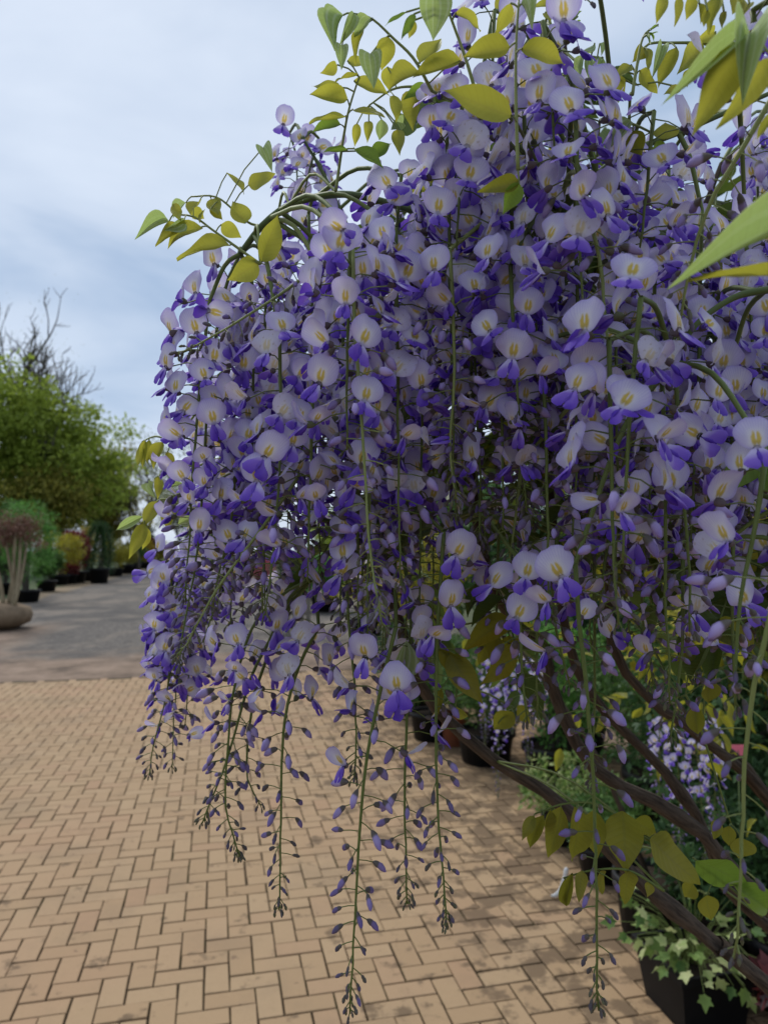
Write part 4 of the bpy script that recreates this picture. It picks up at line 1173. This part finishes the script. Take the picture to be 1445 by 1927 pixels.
# --- potted stock along the left of the drive
shrub('feathery bright green shrub in a black pot behind the earth ball', G(52, 1132), 0.42, 0.40, 3.4, 0.85, 'f_bright', 0.16, 120, 60, T=QN)
shrub('tall mid green shrub beside the russet tree', G(8, 1118), 0.40, 0.45, 3.6, 1.2, 'f_mid', 0.14, 110, 55)
shrub('low green shrub next to the feathery bright green shrub', G(88, 1112), 0.42, 0.45, 1.8, 0.6, 'f_mid', 0.13, 80, 50)
shrub('yellow-green shrub behind the red maple', G(112, 1100), 0.5, 0.5, 2.7, 1.05, 'f_yellow', 0.12, 80, 50)
shrub('golden shrub against the dark arched conifer', G(160, 1092), 0.5, 0.5, 2.9, 0.75, 'f_gold', 0.12, 80, 50)
shrub('dark red maple in a black pot by the drive', G(141, 1096), 0.62, 0.62, 2.7, 0.72, 'f_red', 0.12, 90, 50, name='potted_maple', cat='maple')
shrub('small dark red shrub at the foot of the red maple', G(128, 1098), 0.48, 0.50, 1.15, 0.55, 'f_red', 0.10, 50, 40)
shrub('narrow dark green conifer in a large black pot', G(187, 1097), 0.52, 0.80, 3.1, 0.42, 'f_dark', 0.14, 90, 60, shape='cone', name='potted_conifer', cat='conifer')
# arched conifer
b0 = G(184, 1093)
t = thing('arched_conifer', 'dark green conifer clipped into an arch behind the narrow conifer', 'conifer', b0)
pot_mesh(t, b0 + [-0.45, 0, 0], 0.40, 0.55)
arch = smooth_path([b0 + [-0.55, 0, 0.5], b0 + [-0.62, 0, 2.1], b0 + [-0.2, 0, 3.05], b0 + [0.3, 0, 3.1], b0 + [0.66, 0, 2.2], b0 + [0.62, 0, 0.5]], 120)
m = MB()
for rep in range(26):
    c = arch + rng.normal(0, 0.13, arch.shape)
    scatter(m, QN, c, np.tile([0, 0, 0.6], (len(c), 1)), 0.20, 0.8)
m.build('foliage', M['f_dark'], t, origin=b0)
m = MB(); m.add(*tube(arch, 0.035, 6)[:2]); m.build('stem', M['tree_bark'], t, origin=b0)
shrub('yellow-green shrub right of the narrow conifer', G(218, 1084), 0.5, 0.55, 2.3, 0.95, 'f_yellow', 0.12, 80, 50)
shrub('olive shrub in a black pot after the yellow-green shrub', G(238, 1079), 0.55, 0.65, 2.0, 0.8, 'f_olive', 0.14, 70, 45)
shrub('bright green bush far along the row of pots', G(253, 1074), 0.6, 0.6, 2.4, 1.0, 'f_mid', 0.15, 70, 45)
shrub('golden yellow bush in a pot where the drive narrows', G(268, 1070), 0.6, 0.6, 2.6, 1.1, 'f_gold', 0.16, 70, 45)
shrub('red bush between two golden bushes where the drive narrows', G(280, 1068), 0.6, 0.6, 2.9, 0.9, 'f_red', 0.16, 70, 45)
shrub('yellow bush farthest along the drive', G(300, 1066), 0.6, 0.6, 2.6, 1.4, 'f_yellow', 0.18, 80, 45)
shrub('dark green clipped bush behind the golden bush where the drive narrows', G(258, 1069) + [0, 3, 0], 0.6, 0.6, 4.0, 1.4, 'f_dark', 0.2, 80, 45)

# --- right of the drive, glimpsed under the flowers
shrub('low green bush with black pot right of the drive', G(425, 1118), 0.48, 0.5, 1.5, 1.0, 'f_mid', 0.11, 80, 50)
shrub('pink flowering low bush beyond the wooden crate', G(492, 1112), 0.45, 0.5, 1.45, 0.7, 'f_pink', 0.10, 60, 50)
shrub('dark green dome beside the pink flowering bush', G(560, 1120), 0.45, 0.5, 1.6, 1.0, 'f_dark', 0.11, 80, 50)
shrub('bright green bush behind the wooden crate', G(610, 1150), 0.40, 0.45, 1.5, 0.75, 'f_bright', 0.10, 80, 50)
shrub('yellow shrub seen through the racemes past the crate', G(690, 1200), 0.34, 0.38, 2.0, 0.7, 'f_yellow', 0.08, 80, 55)
shrub('tall yellow-green shrub in the middle of the right-hand row', G(790, 1270), 0.30, 0.35, 2.1, 0.65, 'f_yellow', 0.07, 90, 60)
# slatted crate
b0 = G(548, 1192)
t = thing('wooden_crate', 'grey slatted wooden crate standing on the gravel', 'crate', b0)
for k in range(6):
    m = MB(); m.add(*box(b0 + AB(0, -0.36 + k * 0.145, 0.40), (0.085, 0.022, 0.80), np.stack([BX, AX, [0, 0, 1]], -1))); m.build('slat', M['wood'], t, smooth=False, origin=b0)
for h_ in (0.12, 0.42, 0.72):
    m = MB(); m.add(*box(b0 + AB(0.035, 0.0, h_), (0.86, 0.04, 0.07), np.stack([BX, AX, [0, 0, 1]], -1))); m.build('rail', M['wood'], t, smooth=False, origin=b0)
for s_ in (-1, 1):
    m = MB(); m.add(*box(b0 + AB(0.32, 0.39 * s_, 0.40), (0.03, 0.52, 0.80), np.stack([BX, AX, [0, 0, 1]], -1))); m.build('side_panel', M['wood'], t, smooth=False, origin=b0)

# --- row of pots along the right edge of the paving
shrub('round dark green shrub in a black pot, farthest of the pots on the paving', AB(7.6, 2.05), 0.22, 0.26, 1.05, 0.42, 'f_dark', 0.05, 70, 50)
shrub('dark leaved shrub in a black pot left of the terracotta pot', AB(6.55, 1.97), 0.20, 0.25, 1.0, 0.38, 'f_mid', 0.05, 70, 50)
b0 = AB(6.3, 2.12)
shrub('small green plant in a terracotta pot between black pots', b0, 0.13, 0.28, 0.75, 0.25, 'f_mid', 0.045, 50, 40, pot='terracotta')
shrub('blue-green bush in a wide black pot right of the terracotta pot', AB(5.75, 2.20), 0.24, 0.26, 0.95, 0.42, 'f_mid', 0.045, 80, 55)
shrub('fresh green bush in a black pot under the second wisteria', AB(5.2, 2.55), 0.24, 0.26, 1.25, 0.46, 'f_bright', 0.05, 90, 60)
shrub('dark evergreen bush behind the fresh green bush', AB(5.9, 3.1), 0.28, 0.3, 1.5, 0.6, 'f_dark', 0.06, 100, 60)
shrub('mid green bush behind the wisteria stems', AB(4.3, 2.9), 0.26, 0.3, 1.2, 0.55, 'f_mid', 0.05, 100, 60)
shrub('tall bright yellow-green shrub behind the wisteria', AB(3.5, 3.0), 0.30, 0.34, 2.45, 0.72, 'f_yellow', 0.075, 120, 55)
shrub('dark glossy shrub below the yellow-green shrub', AB(3.2, 2.55), 0.26, 0.3, 1.15, 0.5, 'f_dark', 0.055, 100, 60)
shrub('tall mid green shrub behind the dark glossy shrub', AB(4.6, 3.9), 0.30, 0.34, 2.0, 0.8, 'f_mid', 0.07, 120, 60)
shrub('green shrub with grey-green leaves beside the vine pot', AB(2.2, 2.75), 0.24, 0.28, 1.0, 0.42, 'f_grey', 0.05, 80, 55)
shrub('low cream and green plant at the edge of the paving by the white label', AB(4.1, 2.10), 0.16, 0.16, 0.46, 0.27, 'f_varieg', 0.04, 50, 40)
shrub('low dark plant in front of the cream and green plant', AB(3.62, 2.08), 0.17, 0.17, 0.40, 0.26, 'f_mid', 0.04, 50, 40)

def small_wisteria(label, base, racs, H, mid):
    t = thing('potted_wisteria', label, 'wisteria', base, 'small wisterias in the row')
    pot_mesh(t, base, 0.17, 0.26)
    tm = MB()
    top = np.asarray(mid, float)
    tm.add(*tube(smooth_path([base + [0, 0, 0.2], base * 0.5 + top * 0.5 + nrm(0.03) + [0, 0, 0.25], top], 14), np.linspace(0.014, 0.007, 14), 7)[:2])
    rcs = [Raceme(p, opn=0.6, sc=1.1, space=0.0085, thin=1.0) for p in racs]
    for rc in rcs:
        tm.add(*tube(smooth_path([top, (top + rc.top) / 2 + np.array([0, 0, 0.05]), rc.top], 8), 0.0035, 5, False)[:2])
    tm.build('stem', M['bark'], t, origin=base)
    for rc in rcs:
        o = rc.stem.build('raceme', M['rachis'], t, origin=rc.top)
        fm = MB()
        for q, Mx, _ in rc.fl: fm.inst(FT[q], Mx)
        if rc.fl: tag(fm.build('blossom', FMATS, o, origin=rc.top), kind='stuff')
        bm_ = MB()
        for k_, q, Mx, _, _ in rc.bd: bm_.inst(BT[k_][q], Mx)
        if rc.bd: tag(bm_.build('small_buds', M['bud'], o, origin=rc.top), kind='stuff')
    lm = MB()
    for k in range(40):
        p = top + rng.normal(0, 1, 3) * [0.16, 0.16, 0.10]
        ln = rng.uniform(0.05, 0.075)
        lm.inst(LT[k % 6], mat4(frame(nrm(0.5) + [0, 0, -0.7], nrm(0.5) + [0, -0.4, 0.7]), p, (ln * 0.42, ln, ln)))
    tag(lm.build('foliage', M['leaf_o'], t, origin=base))
zq = 3.0
small_wisteria('small wisteria with a dense cluster of racemes behind the leaning stem, above the black pots', AB(3.05, 1.98),
    [[P(x, y0, zq + dz), P(x + dx, (y0 + y1) / 2, zq + dz), P(x + dx * 1.3, y1, zq + dz)] for x, y0, y1, dx, dz in
     ((945, 1215, 1500, -8, 0), (985, 1225, 1430, 6, 0.06), (920, 1235, 1400, -6, 0.1), (960, 1230, 1380, 4, -0.05), (1010, 1230, 1370, 6, 0.1))], 1.2, P(965, 1205, zq))
zq = 2.2
shrub('dark leaved bush in a black pot behind the variegated plant', AB(2.72, 2.12), 0.17, 0.2, 0.62, 0.28, 'f_dark', 0.045, 70, 45)
small_wisteria('pale small wisteria low behind the dark stems of the big vine', AB(2.45, 2.20),
    [[P(x, y0, zq + dz), P(x + dx, (y0 + y1) / 2, zq + dz), P(x + dx * 1.3, y1, zq + dz)] for x, y0, y1, dx, dz in
     ((1270, 1370, 1600, 8, 0), (1310, 1400, 1620, 8, 0.06), (1240, 1360, 1520, 0, 0.1), (1340, 1360, 1560, 6, -0.05))], 1.2, P(1290, 1345, zq))

# --- variegated plant in a square black pot
b0 = G(1305, 1900)
t = thing('variegated_plant', 'cream-variegated lobed leaf plant in a square black pot on the paving', 'plant', b0)
Rq = np.stack([BX, AX, [0, 0, 1]], -1)
m = MB()
s0, s1, h_ = 0.125, 0.155, 0.22
def sq(s, z): return [b0 + Rq @ np.array([x * s, y * s, z]) for x, y in ((-1, -1), (1, -1), (1, 1), (-1, 1))]
V = sq(s0, 0) + sq(s1 * 0.98, h_ - 0.03) + sq(s1 * 1.05, h_ - 0.03) + sq(s1 * 1.05, h_) + sq(s1 * 0.96, h_) + sq(s1 * 0.94, h_ - 0.04)
F = [[4 * r + k, 4 * r + (k + 1) % 4, 4 * r + 4 + (k + 1) % 4, 4 * r + 4 + k] for r in range(5) for k in range(4)]
m.add(V, [np.array(F)]); m.build('pot', M['pot'], t, smooth=False, origin=b0)
m = MB(); m.add(sq(s1 * 0.95, h_ - 0.03), [np.array([[0, 1, 2, 3]])]); m.build('soil', M['soil'], t, smooth=False, origin=b0)
lobm = mesh_of(LOB, 'leaf', M['f_varieg'])
sm = MB()
for k in range(110):
    d = unit([rng.normal(0, 0.8) - 0.1, rng.normal(0, 0.8) - 0.25, rng.uniform(-0.3, 0.9)])
    st = b0 + [0, 0, h_ - 0.03] + d * [0.04, 0.04, 0]
    e_ = b0 + np.array([0, 0, h_ + 0.05]) + d * rng.uniform(0.12, 0.31) * [1.1, 1, 0.75]
    sm.add(*tube(smooth_path([st, (st + e_) / 2 + [0, 0, 0.05], e_], 6), 0.0014, 4, False)[:2])
    ln = rng.uniform(0.045, 0.075)
    link('leaf', lobm, t, M=mat4(frame(d + nrm(0.5) + [0, 0, -0.4], nrm(0.5) + [-0.1, -0.5, 0.7]), e_, (ln, ln, ln)))
sm.build('stem', M['rachis'], t, origin=b0)

# --- dark red plant in the corner of the frame
b0 = AB(2.05, 2.02)
t = shrub('dark red leaved plant in a black pot beside the variegated plant', b0, 0.15, 0.18, 0.42, 0.22, 'f_darkred', 0.055, 45, 30, T=LOB, cat='plant')
# --- white plant label lying at the edge of the paving
b0 = G(1052, 1692)
t = thing('plant_label', 'bent white plastic plant label at the edge of the paving', 'plant label', b0)
pth = smooth_path([b0 + [-0.035, 0, 0.012], b0 + [0.0, 0, 0.03], b0 + [0.022, 0.0, 0.085], b0 + [0.04, 0.0, 0.155]], 12)
wid = np.interp(np.linspace(0, 1, 12), [0, 0.15, 0.4, 0.8, 0.9, 1], [0.014, 0.019, 0.014, 0.012, 0.017, 0.008])
V = []
for k, p in enumerate(pth):
    sd_ = np.array([0.75, 0.0, -0.35]) * wid[k]
    n_ = np.array([0.0, 0.0016, 0.0])
    V += [p - sd_ - n_, p + sd_ - n_, p + sd_ + n_, p - sd_ + n_]
F = [[4 * r + k, 4 * r + (k + 1) % 4, 4 * r + 4 + (k + 1) % 4, 4 * r + 4 + k] for r in range(11) for k in range(4)] + [[3, 2, 1, 0], [44, 45, 46, 47]]
m = MB(); m.add(V, [np.array(F)]); m.build('strip', M['white'], t, origin=b0)
# --- pink label among the bushes
b0 = AB(3.05, 2.75)
t = thing('price_label', 'small pink card label on a stake among the bushes', 'plant label', b0)
c = P(1388, 1412, 3.05)
b0 = np.array([c[0], c[1], 0.0])
m = MB(); m.add(*tube([b0, c], 0.003, 5)); m.build('stake', M['shoot'], t)
m = MB(); m.add(*box(c, (0.055, 0.003, 0.045))); m.build('card', M['pink'], t, smooth=False)
